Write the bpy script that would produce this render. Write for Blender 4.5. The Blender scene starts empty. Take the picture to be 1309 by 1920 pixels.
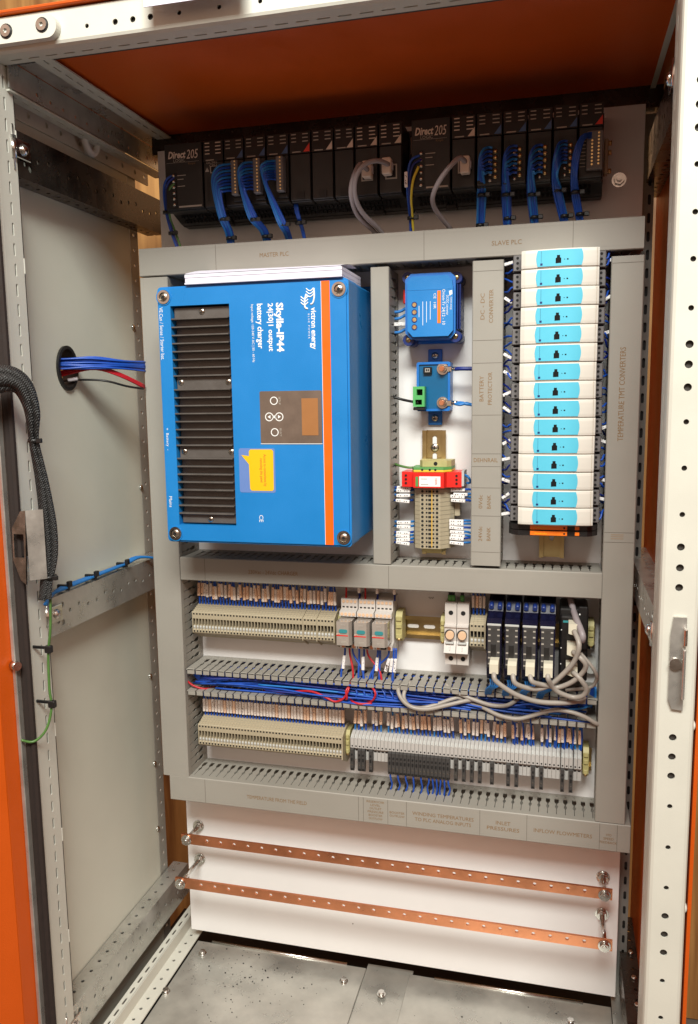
import bpy, bmesh, math, random
from mathutils import Vector, Matrix
from mathutils.geometry import delaunay_2d_cdt

random.seed(7)
SC = bpy.context.scene
COL = SC.collection
# ------------------------------------------------------------------ camera
cam_data = bpy.data.cameras.new('camera')
cam = bpy.data.objects.new('camera', cam_data); COL.objects.link(cam)
ya, pi_, ro = 0.25367404, -0.13778872, 0.01389287
Rz = Matrix.Rotation(ya, 3, 'Z'); Rx = Matrix.Rotation(pi_, 3, 'X'); Ry = Matrix.Rotation(ro, 3, 'Y')
Rm = Rz @ Rx @ Ry
M = Matrix((Rm.col[0], Rm.col[2], -Rm.col[1])).transposed().to_4x4()
M.translation = Vector((0.64287, -1.27093, 0.97076))
cam.matrix_world = M
cam_data.sensor_fit = 'VERTICAL'; cam_data.sensor_height = 36; cam_data.sensor_width = 36
cam_data.lens = 1526.0 / 1920 * 36
cam_data.clip_start = 0.02; cam_data.clip_end = 60
SC.camera = cam
SC.render.resolution_x = 698; SC.render.resolution_y = 1024
# ------------------------------------------------------------------ light
world = bpy.data.worlds.new('World'); SC.world = world; world.use_nodes = True
bg = world.node_tree.nodes['Background']
bg.inputs['Color'].default_value = (1.0, 0.64, 0.46, 1); bg.inputs['Strength'].default_value = 0.62
def area(name, loc, target, sx, sy, power, color):
    l = bpy.data.lights.new(name, 'AREA'); l.shape = 'RECTANGLE'; l.size = sx; l.size_y = sy
    l.energy = power; l.color = color
    o = bpy.data.objects.new(name, l); COL.objects.link(o); o.location = loc
    o.rotation_euler = (Vector(target) - Vector(loc)).to_track_quat('-Z', 'Y').to_euler()
    return o
area('ceiling_lamp', (0.80, -2.25, 2.75), (0.38, 0, 0.75), 1.5, 0.7, 126, (0.97, 1.0, 0.94))
SC.view_settings.view_transform = 'Standard'; SC.view_settings.look = 'None'
SC.view_settings.exposure = 0.1; SC.view_settings.gamma = 1
# ------------------------------------------------------------------ materials
def lin(h):
    c = [int(h[i:i+2], 16)/255 for i in (0, 2, 4)]
    return tuple(x/12.92 if x <= .04045 else ((x+.055)/1.055)**2.4 for x in c)
def mat(name, col, rough=.5, metal=0., var=.12, vs=30., bump=0., bs=400., rvar=.1, spec=.5, trans=0., coat=0., emit=0., stretch=None):
    m = bpy.data.materials.new(name); m.use_nodes = True
    nt = m.node_tree; b = nt.nodes['Principled BSDF']
    if isinstance(col, str): col = lin(col)
    b.inputs['Roughness'].default_value = rough; b.inputs['Metallic'].default_value = metal
    b.inputs['Specular IOR Level'].default_value = spec
    b.inputs['Coat Weight'].default_value = coat
    b.inputs['Transmission Weight'].default_value = trans
    b.inputs['Base Color'].default_value = (*col, 1)
    tc = nt.nodes.new('ShaderNodeTexCoord')
    src = tc.outputs['Object']
    if stretch:
        mp = nt.nodes.new('ShaderNodeMapping'); mp.inputs['Scale'].default_value = stretch
        nt.links.new(src, mp.inputs['Vector']); src = mp.outputs['Vector']
    if var:
        n = nt.nodes.new('ShaderNodeTexNoise'); n.inputs['Scale'].default_value = vs
        n.inputs['Detail'].default_value = 6; n.inputs['Roughness'].default_value = .6
        nt.links.new(src, n.inputs['Vector'])
        mr = nt.nodes.new('ShaderNodeMapRange'); mr.inputs[1].default_value = .25; mr.inputs[2].default_value = .75
        mr.inputs[3].default_value = 1-var; mr.inputs[4].default_value = 1+var*.6
        nt.links.new(n.outputs['Fac'], mr.inputs[0])
        mx = nt.nodes.new('ShaderNodeMix'); mx.data_type = 'RGBA'; mx.blend_type = 'MULTIPLY'
        mx.inputs['Factor'].default_value = 1; mx.inputs['A'].default_value = (*col, 1)
        nt.links.new(mr.outputs[0], mx.inputs['B']); nt.links.new(mx.outputs['Result'], b.inputs['Base Color'])
        mr2 = nt.nodes.new('ShaderNodeMapRange'); mr2.inputs[3].default_value = max(.03, rough-rvar); mr2.inputs[4].default_value = min(1, rough+rvar)
        mr2.inputs[1].default_value = .25; mr2.inputs[2].default_value = .75
        nt.links.new(n.outputs['Fac'], mr2.inputs[0]); nt.links.new(mr2.outputs[0], b.inputs['Roughness'])
    if bump:
        n2 = nt.nodes.new('ShaderNodeTexNoise'); n2.inputs['Scale'].default_value = bs; n2.inputs['Detail'].default_value = 2
        nt.links.new(src, n2.inputs['Vector'])
        bp = nt.nodes.new('ShaderNodeBump'); bp.inputs['Strength'].default_value = bump; bp.inputs['Distance'].default_value = .001
        nt.links.new(n2.outputs['Fac'], bp.inputs['Height']); nt.links.new(bp.outputs['Normal'], b.inputs['Normal'])
    return m
MT = {}
def dm(k, *a, **kw): MT[k] = mat(k, *a, **kw)
dm('frame_paint', (.62, .61, .54), .42, var=.06, vs=12, bump=.12, bs=900)
dm('plate_paint', (.80, .78, .77), .40, var=.07, vs=3.2, rvar=.14, bump=.10, bs=1100)
dm('panel_paint', (.66, .66, .57), .5, var=.06, vs=5, bump=.25, bs=700)
dm('orange_paint', (.56, .082, .003), .38, var=.08, vs=10, bump=.3, bs=650)
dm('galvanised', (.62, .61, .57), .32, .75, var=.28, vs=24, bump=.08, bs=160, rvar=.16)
dm('rear_grey', (.42, .41, .37), .45, .2, var=.12)
dm('post_grey', (.26, .26, .24), .45, .2, var=.15)
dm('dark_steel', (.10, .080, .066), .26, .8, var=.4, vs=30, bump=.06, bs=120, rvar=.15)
dm('floor_steel', (.56, .55, .50), .33, .55, var=.42, vs=9, bump=.08, bs=90, rvar=.18)
dm('bright_zinc', (.74, .73, .70), .22, 1, var=.12, vs=60)
dm('dark_zinc', (.25, .26, .30), .2, 1, var=.1)
dm('core_shade', (.05, .042, .035), .7, var=.2)  # dark brown painted in for the shaded inside of hollow posts and beam
dm('gold_zinc', (.55, .42, .20), .33, 1, var=.3, vs=14, rvar=.1)
dm('duct_grey', (.325, .302, .264), .48, var=.07, vs=7, bump=.05, bs=900)
dm('engraving', (.24, .135, .05), .7, var=.15, vs=300)
dm('faint', (.33, .26, .19), .6, var=.1)
dm('score', (.13, .11, .09), .7, var=0)
dm('rack_black', (.014, .0125, .012), .45, var=.2, vs=60, bump=.12, bs=1400)
dm('rack_dark', (.010, .009, .009), .55, var=.2, vs=60)
dm('black_plastic', (.012, .011, .011), .38, var=.15, vs=60)
dm('hole_black', (.006, .005, .005), .8, var=0)  # flat black stands in for the shade inside holes and recesses
dm('charcoal', (.13, .115, .105), .42, .3, var=.2, vs=40, bump=.15, bs=1500)
dm('charcoal_tool', (.05, .046, .044), .5, var=.15, vs=90)
dm('charger_blue', (.010, .205, .56), .36, var=.09, vs=9, bump=.22, bs=1000, rvar=.14)
dm('device_blue', (.008, .155, .52), .4, var=.07, vs=30, bump=.15, bs=1500)
dm('isolator_case', (.006, .006, .022), .22, var=.15, vs=40)
dm('navy', (.012, .03, .16), .35, var=.15, vs=40)
dm('potting_blue', (.006, .115, .26), .15, var=.08, vs=40)
dm('stripe_orange', (.95, .13, .004), .4, var=.04)
dm('relay_orange', (.95, .20, .012), .4, var=.08)
dm('print_white', (.85, .85, .83), .5, var=0)
dm('print_grey', (.42, .38, .33), .6, var=0)
dm('print_dark', (.008, .008, .008), .7, var=0, spec=.15)
dm('print_red', (.6, .06, .02), .6, var=0)
dm('display_film', (.16, .115, .09), .12, var=.25, vs=35)
dm('lcd', (.36, .16, .06), .2, var=.08)
dm('sticker_yellow', (.80, .50, .01), .35, var=.03)
dm('sticker_film', (.14, .24, .55), .2, var=.05)
dm('paper', (.74, .71, .82), .7, var=.03)
dm('screw_steel', (.62, .56, .48), .25, 1, var=.2, vs=120)
dm('beige', (.42, .355, .245), .5, var=.07, vs=60)
dm('beige_dark', (.42, .31, .20), .55, var=.1, vs=60)
dm('light_grey', (.50, .475, .45), .5, var=.06, vs=60)
dm('pale_grey', (.50, .50, .48), .5, var=.08, vs=60)
dm('end_stop', (.46, .40, .17), .5, var=.1, vs=80)
dm('earth_green', (.10, .33, .09), .5, var=.1)
dm('earth_yellow', (.75, .60, .05), .5, var=.05)
dm('jumper_yellow', (.85, .48, .02), .45, var=.05)
dm('surge_red', (.75, .022, .015), .38, var=.06)
dm('tmt_white', (.72, .68, .61), .42, var=.03, vs=15)
dm('tmt_cyan', (.10, .52, .70), .4, var=.03)
dm('terminal_grey', (.15, .14, .14), .5, var=.12, vs=80)
dm('plug_white', (.68, .63, .50), .45, var=.06)
dm('breaker_white', (.60, .55, .51), .42, var=.04)
dm('fuse_cap', (.75, .50, .32), .35, var=.05)
dm('wire_blue', (.014, .080, .44), .38, var=.15, vs=60)
dm('wire_navy', (.008, .022, .20), .4, var=.15, vs=60)
dm('wire_light_blue', (.02, .19, .55), .4, var=.12, vs=60)
dm('wire_red', (.50, .016, .025), .38, var=.1)
dm('wire_black', (.012, .011, .011), .4, var=.1)
dm('wire_green', (.085, .20, .045), .4, var=.35, vs=35)
dm('cable_grey', (.36, .32, .28), .42, var=.07, vs=40)
dm('cable_mauve', (.30, .26, .27), .42, var=.08, vs=40)
dm('copper', (.86, .36, .19), .34, 1, var=.2, vs=16, rvar=.1)
dm('brass', (.8, .58, .27), .3, 1, var=.2, vs=90)
dm('teal', (.04, .25, .27), .4, var=.05)
dm('clear_cover', (.36, .31, .27), .14, var=.15, vs=70, coat=.6)
dm('tri_blue', (.06, .13, .30), .5, var=.05)
dm('tri_red', (.75, .05, .03), .5, var=.05)
dm('tri_white', (.72, .60, .50), .5, var=.05)
dm('green_connector', (.09, .42, .12), .45, var=.08)
dm('seal_foam', (.022, .012, .009), .8, var=.3, vs=120, bump=.3, bs=900)
dm('white_plastic', (.72, .71, .66), .35, var=.04)
dm('clear_plastic', (.55, .52, .55), .12, var=.1, vs=90)
dm('ground_grey', (.11, .095, .08), .8, var=.3, vs=4)
dm('dirt', (.02, .018, .016), .9, var=.3)
def marker_mat(name, col):
    m = mat(name, col, .5, var=.05, vs=90); nt = m.node_tree; b = nt.nodes['Principled BSDF']
    tc = nt.nodes.new('ShaderNodeTexCoord'); oi = nt.nodes.new('ShaderNodeObjectInfo')
    sx = nt.nodes.new('ShaderNodeSeparateXYZ'); nt.links.new(tc.outputs['Generated'], sx.inputs[0])
    cb = nt.nodes.new('ShaderNodeCombineXYZ')
    mu = nt.nodes.new('ShaderNodeMath'); mu.operation = 'MULTIPLY'; mu.inputs[1].default_value = 5.2
    nt.links.new(sx.outputs['Z'], mu.inputs[0]); nt.links.new(mu.outputs[0], cb.inputs['Z'])
    m2 = nt.nodes.new('ShaderNodeMath'); m2.operation = 'MULTIPLY'; m2.inputs[1].default_value = 2.2
    nt.links.new(sx.outputs['X'], m2.inputs[0]); nt.links.new(m2.outputs[0], cb.inputs['X'])
    m3 = nt.nodes.new('ShaderNodeMath'); m3.operation = 'MULTIPLY'; m3.inputs[1].default_value = 40
    nt.links.new(oi.outputs['Random'], m3.inputs[0]); nt.links.new(m3.outputs[0], cb.inputs['Y'])
    n = nt.nodes.new('ShaderNodeTexNoise'); n.inputs['Scale'].default_value = 1.9; n.inputs['Detail'].default_value = 0
    nt.links.new(cb.outputs[0], n.inputs['Vector'])
    gt = nt.nodes.new('ShaderNodeMath'); gt.operation = 'GREATER_THAN'; gt.inputs[1].default_value = .66
    nt.links.new(n.outputs['Fac'], gt.inputs[0])
    def band(sock, lo, hi):
        a = nt.nodes.new('ShaderNodeMath'); a.operation = 'GREATER_THAN'; a.inputs[1].default_value = lo; nt.links.new(sock, a.inputs[0])
        c = nt.nodes.new('ShaderNodeMath'); c.operation = 'LESS_THAN'; c.inputs[1].default_value = hi; nt.links.new(sock, c.inputs[0])
        d = nt.nodes.new('ShaderNodeMath'); d.operation = 'MULTIPLY'; nt.links.new(a.outputs[0], d.inputs[0]); nt.links.new(c.outputs[0], d.inputs[1]); return d
    b1 = band(sx.outputs['X'], .25, .75); b2 = band(sx.outputs['Z'], .1, .9)
    p = nt.nodes.new('ShaderNodeMath'); p.operation = 'MULTIPLY'; nt.links.new(b1.outputs[0], p.inputs[0]); nt.links.new(b2.outputs[0], p.inputs[1])
    q = nt.nodes.new('ShaderNodeMath'); q.operation = 'MULTIPLY'; nt.links.new(p.outputs[0], q.inputs[0]); nt.links.new(gt.outputs[0], q.inputs[1])
    mx = nt.nodes.new('ShaderNodeMix'); mx.data_type = 'RGBA'
    old = b.inputs['Base Color'].links[0].from_socket
    nt.links.new(q.outputs[0], mx.inputs['Factor']); nt.links.new(old, mx.inputs['A']); mx.inputs['B'].default_value = (.10, .07, .06, 1)
    nt.links.new(mx.outputs['Result'], b.inputs['Base Color'])
    MT[name] = m
marker_mat('marker_pale', (.90, .80, .73)); marker_mat('marker_bounce', (.94, .64, .45)); marker_mat('marker_white', (.86, .83, .82)); dm('marker_plain', (.86, .82, .80), .5, var=.04)  # pale and peach tints paint warm bounce light onto white sleeves
def wood_mat():
    m = bpy.data.materials.new('pine'); m.use_nodes = True; nt = m.node_tree; b = nt.nodes['Principled BSDF']
    tc = nt.nodes.new('ShaderNodeTexCoord'); mp = nt.nodes.new('ShaderNodeMapping'); mp.inputs['Scale'].default_value = (14, 14, 1.1)
    oi = nt.nodes.new('ShaderNodeObjectInfo'); ad = nt.nodes.new('ShaderNodeVectorMath'); ad.operation = 'ADD'
    nt.links.new(tc.outputs['Object'], ad.inputs[0]); nt.links.new(oi.outputs['Random'], ad.inputs[1])
    nt.links.new(ad.outputs[0], mp.inputs['Vector'])
    n = nt.nodes.new('ShaderNodeTexNoise'); n.inputs['Scale'].default_value = 2.5; n.inputs['Detail'].default_value = 6; n.inputs['Distortion'].default_value = .8
    nt.links.new(mp.outputs[0], n.inputs['Vector'])
    cr = nt.nodes.new('ShaderNodeValToRGB'); e = cr.color_ramp.elements
    e[0].position = .3; e[0].color = (.19, .075, .018, 1); e[1].position = .72; e[1].color = (.50, .27, .085, 1)
    nt.links.new(n.outputs['Fac'], cr.inputs[0]); nt.links.new(cr.outputs[0], b.inputs['Base Color'])
    b.inputs['Roughness'].default_value = .5; MT['pine'] = m
wood_mat()
def braid_mat():
    m = mat('braid', (.012, .011, .010), .45, var=.2, vs=80); nt = m.node_tree; b = nt.nodes['Principled BSDF']
    tc = nt.nodes.new('ShaderNodeTexCoord'); hs = []
    for s in (1, -1):
        mp = nt.nodes.new('ShaderNodeMapping'); mp.inputs['Rotation'].default_value = (0, s*math.radians(35), s*.5)
        nt.links.new(tc.outputs['Object'], mp.inputs['Vector'])
        w = nt.nodes.new('ShaderNodeTexWave'); w.inputs['Scale'].default_value = 130; w.bands_direction = 'Z' if s > 0 else 'X'
        nt.links.new(mp.outputs[0], w.inputs['Vector']); hs.append(w)
    mu = nt.nodes.new('ShaderNodeMath'); mu.operation = 'MULTIPLY'
    nt.links.new(hs[0].outputs['Fac'], mu.inputs[0]); nt.links.new(hs[1].outputs['Fac'], mu.inputs[1])
    bp = nt.nodes.new('ShaderNodeBump'); bp.inputs['Strength'].default_value = .9; bp.inputs['Distance'].default_value = .002
    nt.links.new(mu.outputs[0], bp.inputs['Height']); nt.links.new(bp.outputs['Normal'], b.inputs['Normal'])
    mr = nt.nodes.new('ShaderNodeMapRange'); mr.inputs[3].default_value = .006; mr.inputs[4].default_value = .10
    nt.links.new(mu.outputs[0], mr.inputs[0]); nt.links.new(mr.outputs[0], b.inputs['Base Color'])
    MT['braid'] = m
braid_mat()

# ------------------------------------------------------------------ mesh helpers.  P(x,d,z): d = metres in front of the mounting plate
def P(x, d, z): return Vector((x, -d, z))
OFF = {}
class MB:
    def __init__(s): s.v = []; s.f = []; s.m = []; s.s = []; s.cur = 0; s.sm = False
    def add(s, vs, fs):
        b = len(s.v); s.v += [Vector(v) for v in vs]
        for f in fs: s.f.append([i+b for i in f]); s.m.append(s.cur); s.s.append(s.sm)
        return s
    def mi(s, i): s.cur = i; return s
    def box(s, x0, x1, d0, d1, z0, z1, c=0., M=None):
        cx, cy, cz = (x0+x1)/2, -(d0+d1)/2, (z0+z1)/2
        hx, hy, hz = abs(x1-x0)/2, abs(d1-d0)/2, abs(z1-z0)/2
        if c <= 0:
            vs = [(cx+a*hx, cy+b*hy, cz+e*hz) for a in (-1, 1) for b in (-1, 1) for e in (-1, 1)]
            fs = [(0, 1, 3, 2), (4, 6, 7, 5), (0, 4, 5, 1), (2, 3, 7, 6), (0, 2, 6, 4), (1, 5, 7, 3)]
        else:
            c = min(c, hx*.9, hy*.9, hz*.9); vs = []; idx = {}
            for a in (-1, 1):
                for b in (-1, 1):
                    for e in (-1, 1):
                        for k in range(3):
                            h = [hx-c, hy-c, hz-c]; h[k] = (hx, hy, hz)[k]
                            idx[a, b, e, k] = len(vs); vs.append((cx+a*h[0], cy+b*h[1], cz+e*h[2]))
            fs = []
            for t in (-1, 1):
                fs.append([idx[t, -1, -1, 0], idx[t, 1, -1, 0], idx[t, 1, 1, 0], idx[t, -1, 1, 0]])
                fs.append([idx[-1, t, -1, 1], idx[1, t, -1, 1], idx[1, t, 1, 1], idx[-1, t, 1, 1]])
                fs.append([idx[-1, -1, t, 2], idx[1, -1, t, 2], idx[1, 1, t, 2], idx[-1, 1, t, 2]])
                for u in (-1, 1):
                    fs.append([idx[t, u, -1, 0], idx[t, u, 1, 0], idx[t, u, 1, 1], idx[t, u, -1, 1]])
                    fs.append([idx[t, -1, u, 0], idx[t, 1, u, 0], idx[t, 1, u, 2], idx[t, -1, u, 2]])
                    fs.append([idx[-1, t, u, 1], idx[1, t, u, 1], idx[1, t, u, 2], idx[-1, t, u, 2]])
                    for w in (-1, 1): fs.append([idx[t, u, w, k] for k in range(3)])
        if M is not None: vs = [M @ Vector(v) for v in vs]
        return s.add(vs, fs)
    def cyl(s, a, b, r, n=12, r2=None):
        a = Vector(a); b = Vector(b); r2 = r if r2 is None else r2
        t = (b-a).normalized(); u = t.orthogonal().normalized(); w = t.cross(u)
        vs = []
        for i in range(n):
            an = 2*math.pi*i/n; e = u*math.cos(an)+w*math.sin(an); vs += [a+e*r, b+e*r2]
        fs = [(2*i, 2*((i+1) % n), 2*((i+1) % n)+1, 2*i+1) for i in range(n)]
        sm = s.sm; s.sm = True; base = len(s.v); s.add(vs, fs); s.sm = False
        s.f.append([base+2*i for i in range(n)][::-1]); s.f.append([base+2*i+1 for i in range(n)])
        s.m += [s.cur]*2; s.s += [False]*2; s.sm = sm
        return s
    def dome(s, c, ax, r, h, n=12, k=3):
        c = Vector(c); t = Vector(ax).normalized(); u = t.orthogonal().normalized(); w = t.cross(u); vs = []; fs = []
        for j in range(k):
            an = j/k*math.pi/2; rr = r*math.cos(an); hh = h*math.sin(an)
            for i in range(n):
                b = 2*math.pi*i/n; vs.append(c+(u*math.cos(b)+w*math.sin(b))*rr+t*hh)
        vs.append(c+t*h)
        for j in range(k-1):
            for i in range(n): fs.append((j*n+i, j*n+(i+1) % n, (j+1)*n+(i+1) % n, (j+1)*n+i))
        for i in range(n): fs.append(((k-1)*n+i, (k-1)*n+(i+1) % n, k*n))
        fs.append(list(range(n))[::-1])
        sm = s.sm; s.sm = True; s.add(vs, fs); s.sm = sm; s.s[-1] = False
        return s
    def tube(s, pts, r, n=7, sub=4):
        pts = [Vector(p) for p in pts]; rs = r if isinstance(r, (list, tuple)) else [r]*len(pts)
        Q = []; RR = []
        for i in range(len(pts)-1):
            p0 = pts[max(i-1, 0)]; p1 = pts[i]; p2 = pts[i+1]; p3 = pts[min(i+2, len(pts)-1)]
            for k in range(sub):
                t = k/sub
                Q.append(.5*((2*p1)+(p2-p0)*t+(2*p0-5*p1+4*p2-p3)*t*t+(3*p1-p0-3*p2+p3)*t**3)); RR.append(rs[i]*(1-t)+rs[i+1]*t)
        Q.append(pts[-1]); RR.append(rs[-1])
        vs = []; fs = []; u = None
        for i, q in enumerate(Q):
            t = (Q[min(i+1, len(Q)-1)]-Q[max(i-1, 0)]).normalized()
            u = t.orthogonal().normalized() if u is None else (u-t*u.dot(t)).normalized()
            w = t.cross(u)
            for k in range(n):
                a = 2*math.pi*k/n; vs.append(q+(u*math.cos(a)+w*math.sin(a))*RR[i])
        for i in range(len(Q)-1):
            for k in range(n): fs.append((i*n+k, i*n+(k+1) % n, (i+1)*n+(k+1) % n, (i+1)*n+k))
        fs.append(list(range(n))[::-1]); fs.append([(len(Q)-1)*n+k for k in range(n)])
        sm = s.sm; s.sm = True; s.add(vs, fs); s.sm = sm
        return s
    def prism(s, poly, axis, a0, a1):
        f = {'x': lambda u, v, w: (w, -u, v), 'd': lambda u, v, w: (u, -w, v), 'z': lambda u, v, w: (u, -v, w)}[axis]
        n = len(poly)
        vs = [f(u, v, a0) for u, v in poly]+[f(u, v, a1) for u, v in poly]
        fs = [list(range(n))[::-1], list(range(n, 2*n))]+[(i, (i+1) % n, (i+1) % n+n, i+n) for i in range(n)]
        return s.add(vs, fs)
    def plate(s, outline, holes, axis, a0, a1):
        # outline/holes in the plane across 'axis'; real through-holes.  x: (d,z)  d: (x,z)  z: (x,d)
        f = {'x': lambda u, v, w: (w, -u, v), 'd': lambda u, v, w: (u, -w, v), 'z': lambda u, v, w: (u, -v, w)}[axis]
        V = []; E = []
        for L in [outline]+holes:
            b = len(V); V += [Vector(p) for p in L]; E += [(b+i, b+(i+1) % len(L)) for i in range(len(L))]
        ov, oe, of, *_ = delaunay_2d_cdt(V, E, [], 1, 1e-7)
        if holes:
            bb = [(min(p[0] for p in h), max(p[0] for p in h), min(p[1] for p in h), max(p[1] for p in h), h) for h in holes]
            def inhole(t):
                cx = sum(ov[i].x for i in t)/len(t); cy = sum(ov[i].y for i in t)/len(t)
                for a, b, c, d, h in bb:
                    if a < cx < b and c < cy < d:
                        r = False; j = len(h)-1
                        for i in range(len(h)):
                            if (h[i][1] > cy) != (h[j][1] > cy) and cx < (h[j][0]-h[i][0])*(cy-h[i][1])/(h[j][1]-h[i][1])+h[i][0]: r = not r
                            j = i
                        if r: return True
                return False
            of = [t for t in of if not inhole(t)]
        n = len(ov); vs = [f(p.x, p.y, a0) for p in ov]+[f(p.x, p.y, a1) for p in ov]
        cnt = {}
        for t in of:
            for i in range(len(t)):
                e = (t[i], t[(i+1) % len(t)]); cnt[tuple(sorted(e))] = cnt.get(tuple(sorted(e)), 0)+1
        fs = [list(t) for t in of]+[[i+n for i in t][::-1] for t in of]
        fs += [(a, b, b+n, a+n) for (a, b), c in cnt.items() if c == 1]
        return s.add(vs, fs)
    def build(s, name, mats, parent=None, label=None, cat=None, group=None, kind=None, at=None):
        me = bpy.data.meshes.new(name)
        if parent is not None: off = OFF[parent.name]
        elif at is not None: off = Vector(at)
        else:
            xs = [v.x for v in s.v]; ys = [v.y for v in s.v]; zs = [v.z for v in s.v]
            off = Vector(((min(xs)+max(xs))/2, (min(ys)+max(ys))/2, min(zs)))
        me.from_pydata([v-off for v in s.v], [], s.f)
        if isinstance(mats, str): mats = [mats]
        for k in mats: me.materials.append(MT[k])
        me.polygons.foreach_set('material_index', s.m); me.polygons.foreach_set('use_smooth', s.s)
        bm = bmesh.new(); bm.from_mesh(me); bmesh.ops.recalc_face_normals(bm, faces=bm.faces); bm.to_mesh(me); bm.free()
        o = bpy.data.objects.new(name, me); COL.objects.link(o)
        OFF[o.name] = off
        if parent is not None: o.parent = parent
        else: o.location = off
        tag(o, label, cat, group, kind)
        return o
def tag(o, label=None, cat=None, group=None, kind=None):
    if label: o['label'] = label
    if cat: o['category'] = cat
    if group: o['group'] = group
    if kind: o['kind'] = kind
    return o
def thing(name, loc, label, cat, group=None, kind=None):
    o = bpy.data.objects.new(name, None); COL.objects.link(o); o.location = P(*loc); OFF[o.name] = P(*loc)
    o.empty_display_size = .02
    return tag(o, label, cat, group, kind)
def dup(root, loc, label=None, group=None):
    r = root.copy(); COL.objects.link(r); r.location = P(*loc); OFF[r.name] = P(*loc)
    if label: r['label'] = label
    if group: r['group'] = group
    def rec(src, dst):
        for ch in [o for o in bpy.data.objects if o.parent == src]:
            c = ch.copy(); COL.objects.link(c); c.parent = dst; OFF[c.name] = P(*loc); rec(ch, c)
    rec(root, r)
    return r
def part(o, parent): o.parent = parent; return o
def circ(u, v, r, n=10, ry=None): return [(u+r*math.cos(2*math.pi*i/n), v+(ry or r)*math.sin(2*math.pi*i/n)) for i in range(n)]
def slot(u, v, hu, hv, n=4):
    # rounded slot, half sizes hu,hv
    r = min(hu, hv); L = []
    for q, (cx, cy) in enumerate([(hu-r, hv-r), (-(hu-r), hv-r), (-(hu-r), -(hv-r)), (hu-r, -(hv-r))]):
        for i in range(n+1):
            a = math.pi/2*(q+i/n); p = (u+cx+r*math.cos(a), v+cy+r*math.sin(a))
            if not L or (abs(L[-1][0]-p[0])+abs(L[-1][1]-p[1])) > 1e-6: L.append(p)
    if abs(L[0][0]-L[-1][0])+abs(L[0][1]-L[-1][1]) < 1e-6: L.pop()
    return L
def rrect(u0, u1, v0, v1, r, n=4): return slot2(u0, u1, v0, v1, r, n)
def slot2(u0, u1, v0, v1, r, n):
    L = []
    for q, (cx, cy) in enumerate([(u1-r, v1-r), (u0+r, v1-r), (u0+r, v0+r), (u1-r, v0+r)]):
        for i in range(n+1):
            a = math.pi/2*(q+i/n); L.append((cx+r*math.cos(a), cy+r*math.sin(a)))
    return L
FONT_CACHE = {}
def text(s, x, d, z, w=None, h=None, mt='engraving', parent=None, rot='h', name='lettering', ext=.00015, spacing=1.0, shear=0, bold=0.):
    cu = bpy.data.curves.new('t', 'FONT'); cu.body = s; cu.align_x = 'CENTER'; cu.align_y = 'CENTER'; cu.size = 1; cu.resolution_u = 2
    cu.space_line = .95; cu.space_character = spacing; cu.shear = shear; cu.offset = bold
    o = bpy.data.objects.new('t', cu); COL.objects.link(o); bpy.context.view_layer.update()
    me = bpy.data.meshes.new_from_object(o.evaluated_get(bpy.context.evaluated_depsgraph_get()))
    bpy.data.objects.remove(o); bpy.data.curves.remove(cu)
    xs = [v.co.x for v in me.vertices]; ys = [v.co.y for v in me.vertices]
    ww, hh = max(xs)-min(xs), max(ys)-min(ys); cx, cy = (max(xs)+min(xs))/2, (max(ys)+min(ys))/2
    sx = (w/ww) if w else h/hh; sy = (h/hh) if h else w/ww
    mb = MB(); off = OFF[parent.name] if parent is not None else Vector((0, 0, 0))
    vs = []
    for lay in (ext,):
        for v in me.vertices:
            a, b = (v.co.x-cx)*sx, (v.co.y-cy)*sy
            if rot == 'cw': a, b = b, -a
            elif rot == 'ccw': a, b = -b, a
            vs.append((x+a, -(d+lay), z+b))
    mb.add(vs, [list(p.vertices) for p in me.polygons]); bpy.data.meshes.remove(me)
    return mb.build(name, mt, parent)
def wire(pts, r, mt, label, cat='wire', group=None, name='wire', n=7, sub=4, parent=None):
    m = MB().tube([P(*p) for p in pts], r, n, sub)
    if parent is not None: return m.build(name, mt, parent)
    return m.build(name, mt, None, label, cat, group)
TANGLE = MB(); TM = ['wire_blue', 'wire_navy', 'wire_light_blue']
def loose(pts, r, mt, n=6, sub=4):
    TANGLE.mi(TM.index(mt)); TANGLE.tube([P(*p) for p in pts], r, n, sub)
def tie(x, d, z, r, label, horizontal=True, knob=(1, 0), group='black cable ties'):
    m = MB()
    m.cyl(P(x, d, z-.0022), P(x, d, z+.0022), r, 12)
    m.box(x+knob[0]*r-.001, x+knob[0]*(r+.005)+.001, d+r*.2, d+r*.2+.005, z-.003, z+.003, .0008)
    return m.build('cable_tie', 'black_plastic', None, label, 'cable tie', group)

# ================================================================== SETTING: wall boards behind and the workshop floor
wall = thing('back_wall', (0.4, -.36, -.3), None, None, kind='structure')
for i in range(16):
    x0 = -1.3+i*.19
    MB().box(x0, x0+.184, -.39, -.36+random.uniform(-.002, .002), -.3, 2.6, .004).build('plank', 'pine', wall)
g = MB().box(-25, 25, -2, 30, -.36, -.30); g.build('ground', 'ground_grey', kind='structure')
# ================================================================== CABINET
cab = thing('electrical_cabinet', (.36, .1, -.25), 'open electrical cabinet with cream frame, orange roof and perforated steel rails', 'cabinet')
ZB = -.20; ZT = 1.4325
FD = .352
# roof panel (orange) and its down-turned front rim
MB().box(-.09, .80, -.16, .345, 1.405, 1.409).build('roof_panel', 'orange_paint', cab)
MB().box(-.11, .81, -.17, .358, 1.4345, 1.4385, .001).build('roof_cover', 'orange_paint', cab)
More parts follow.
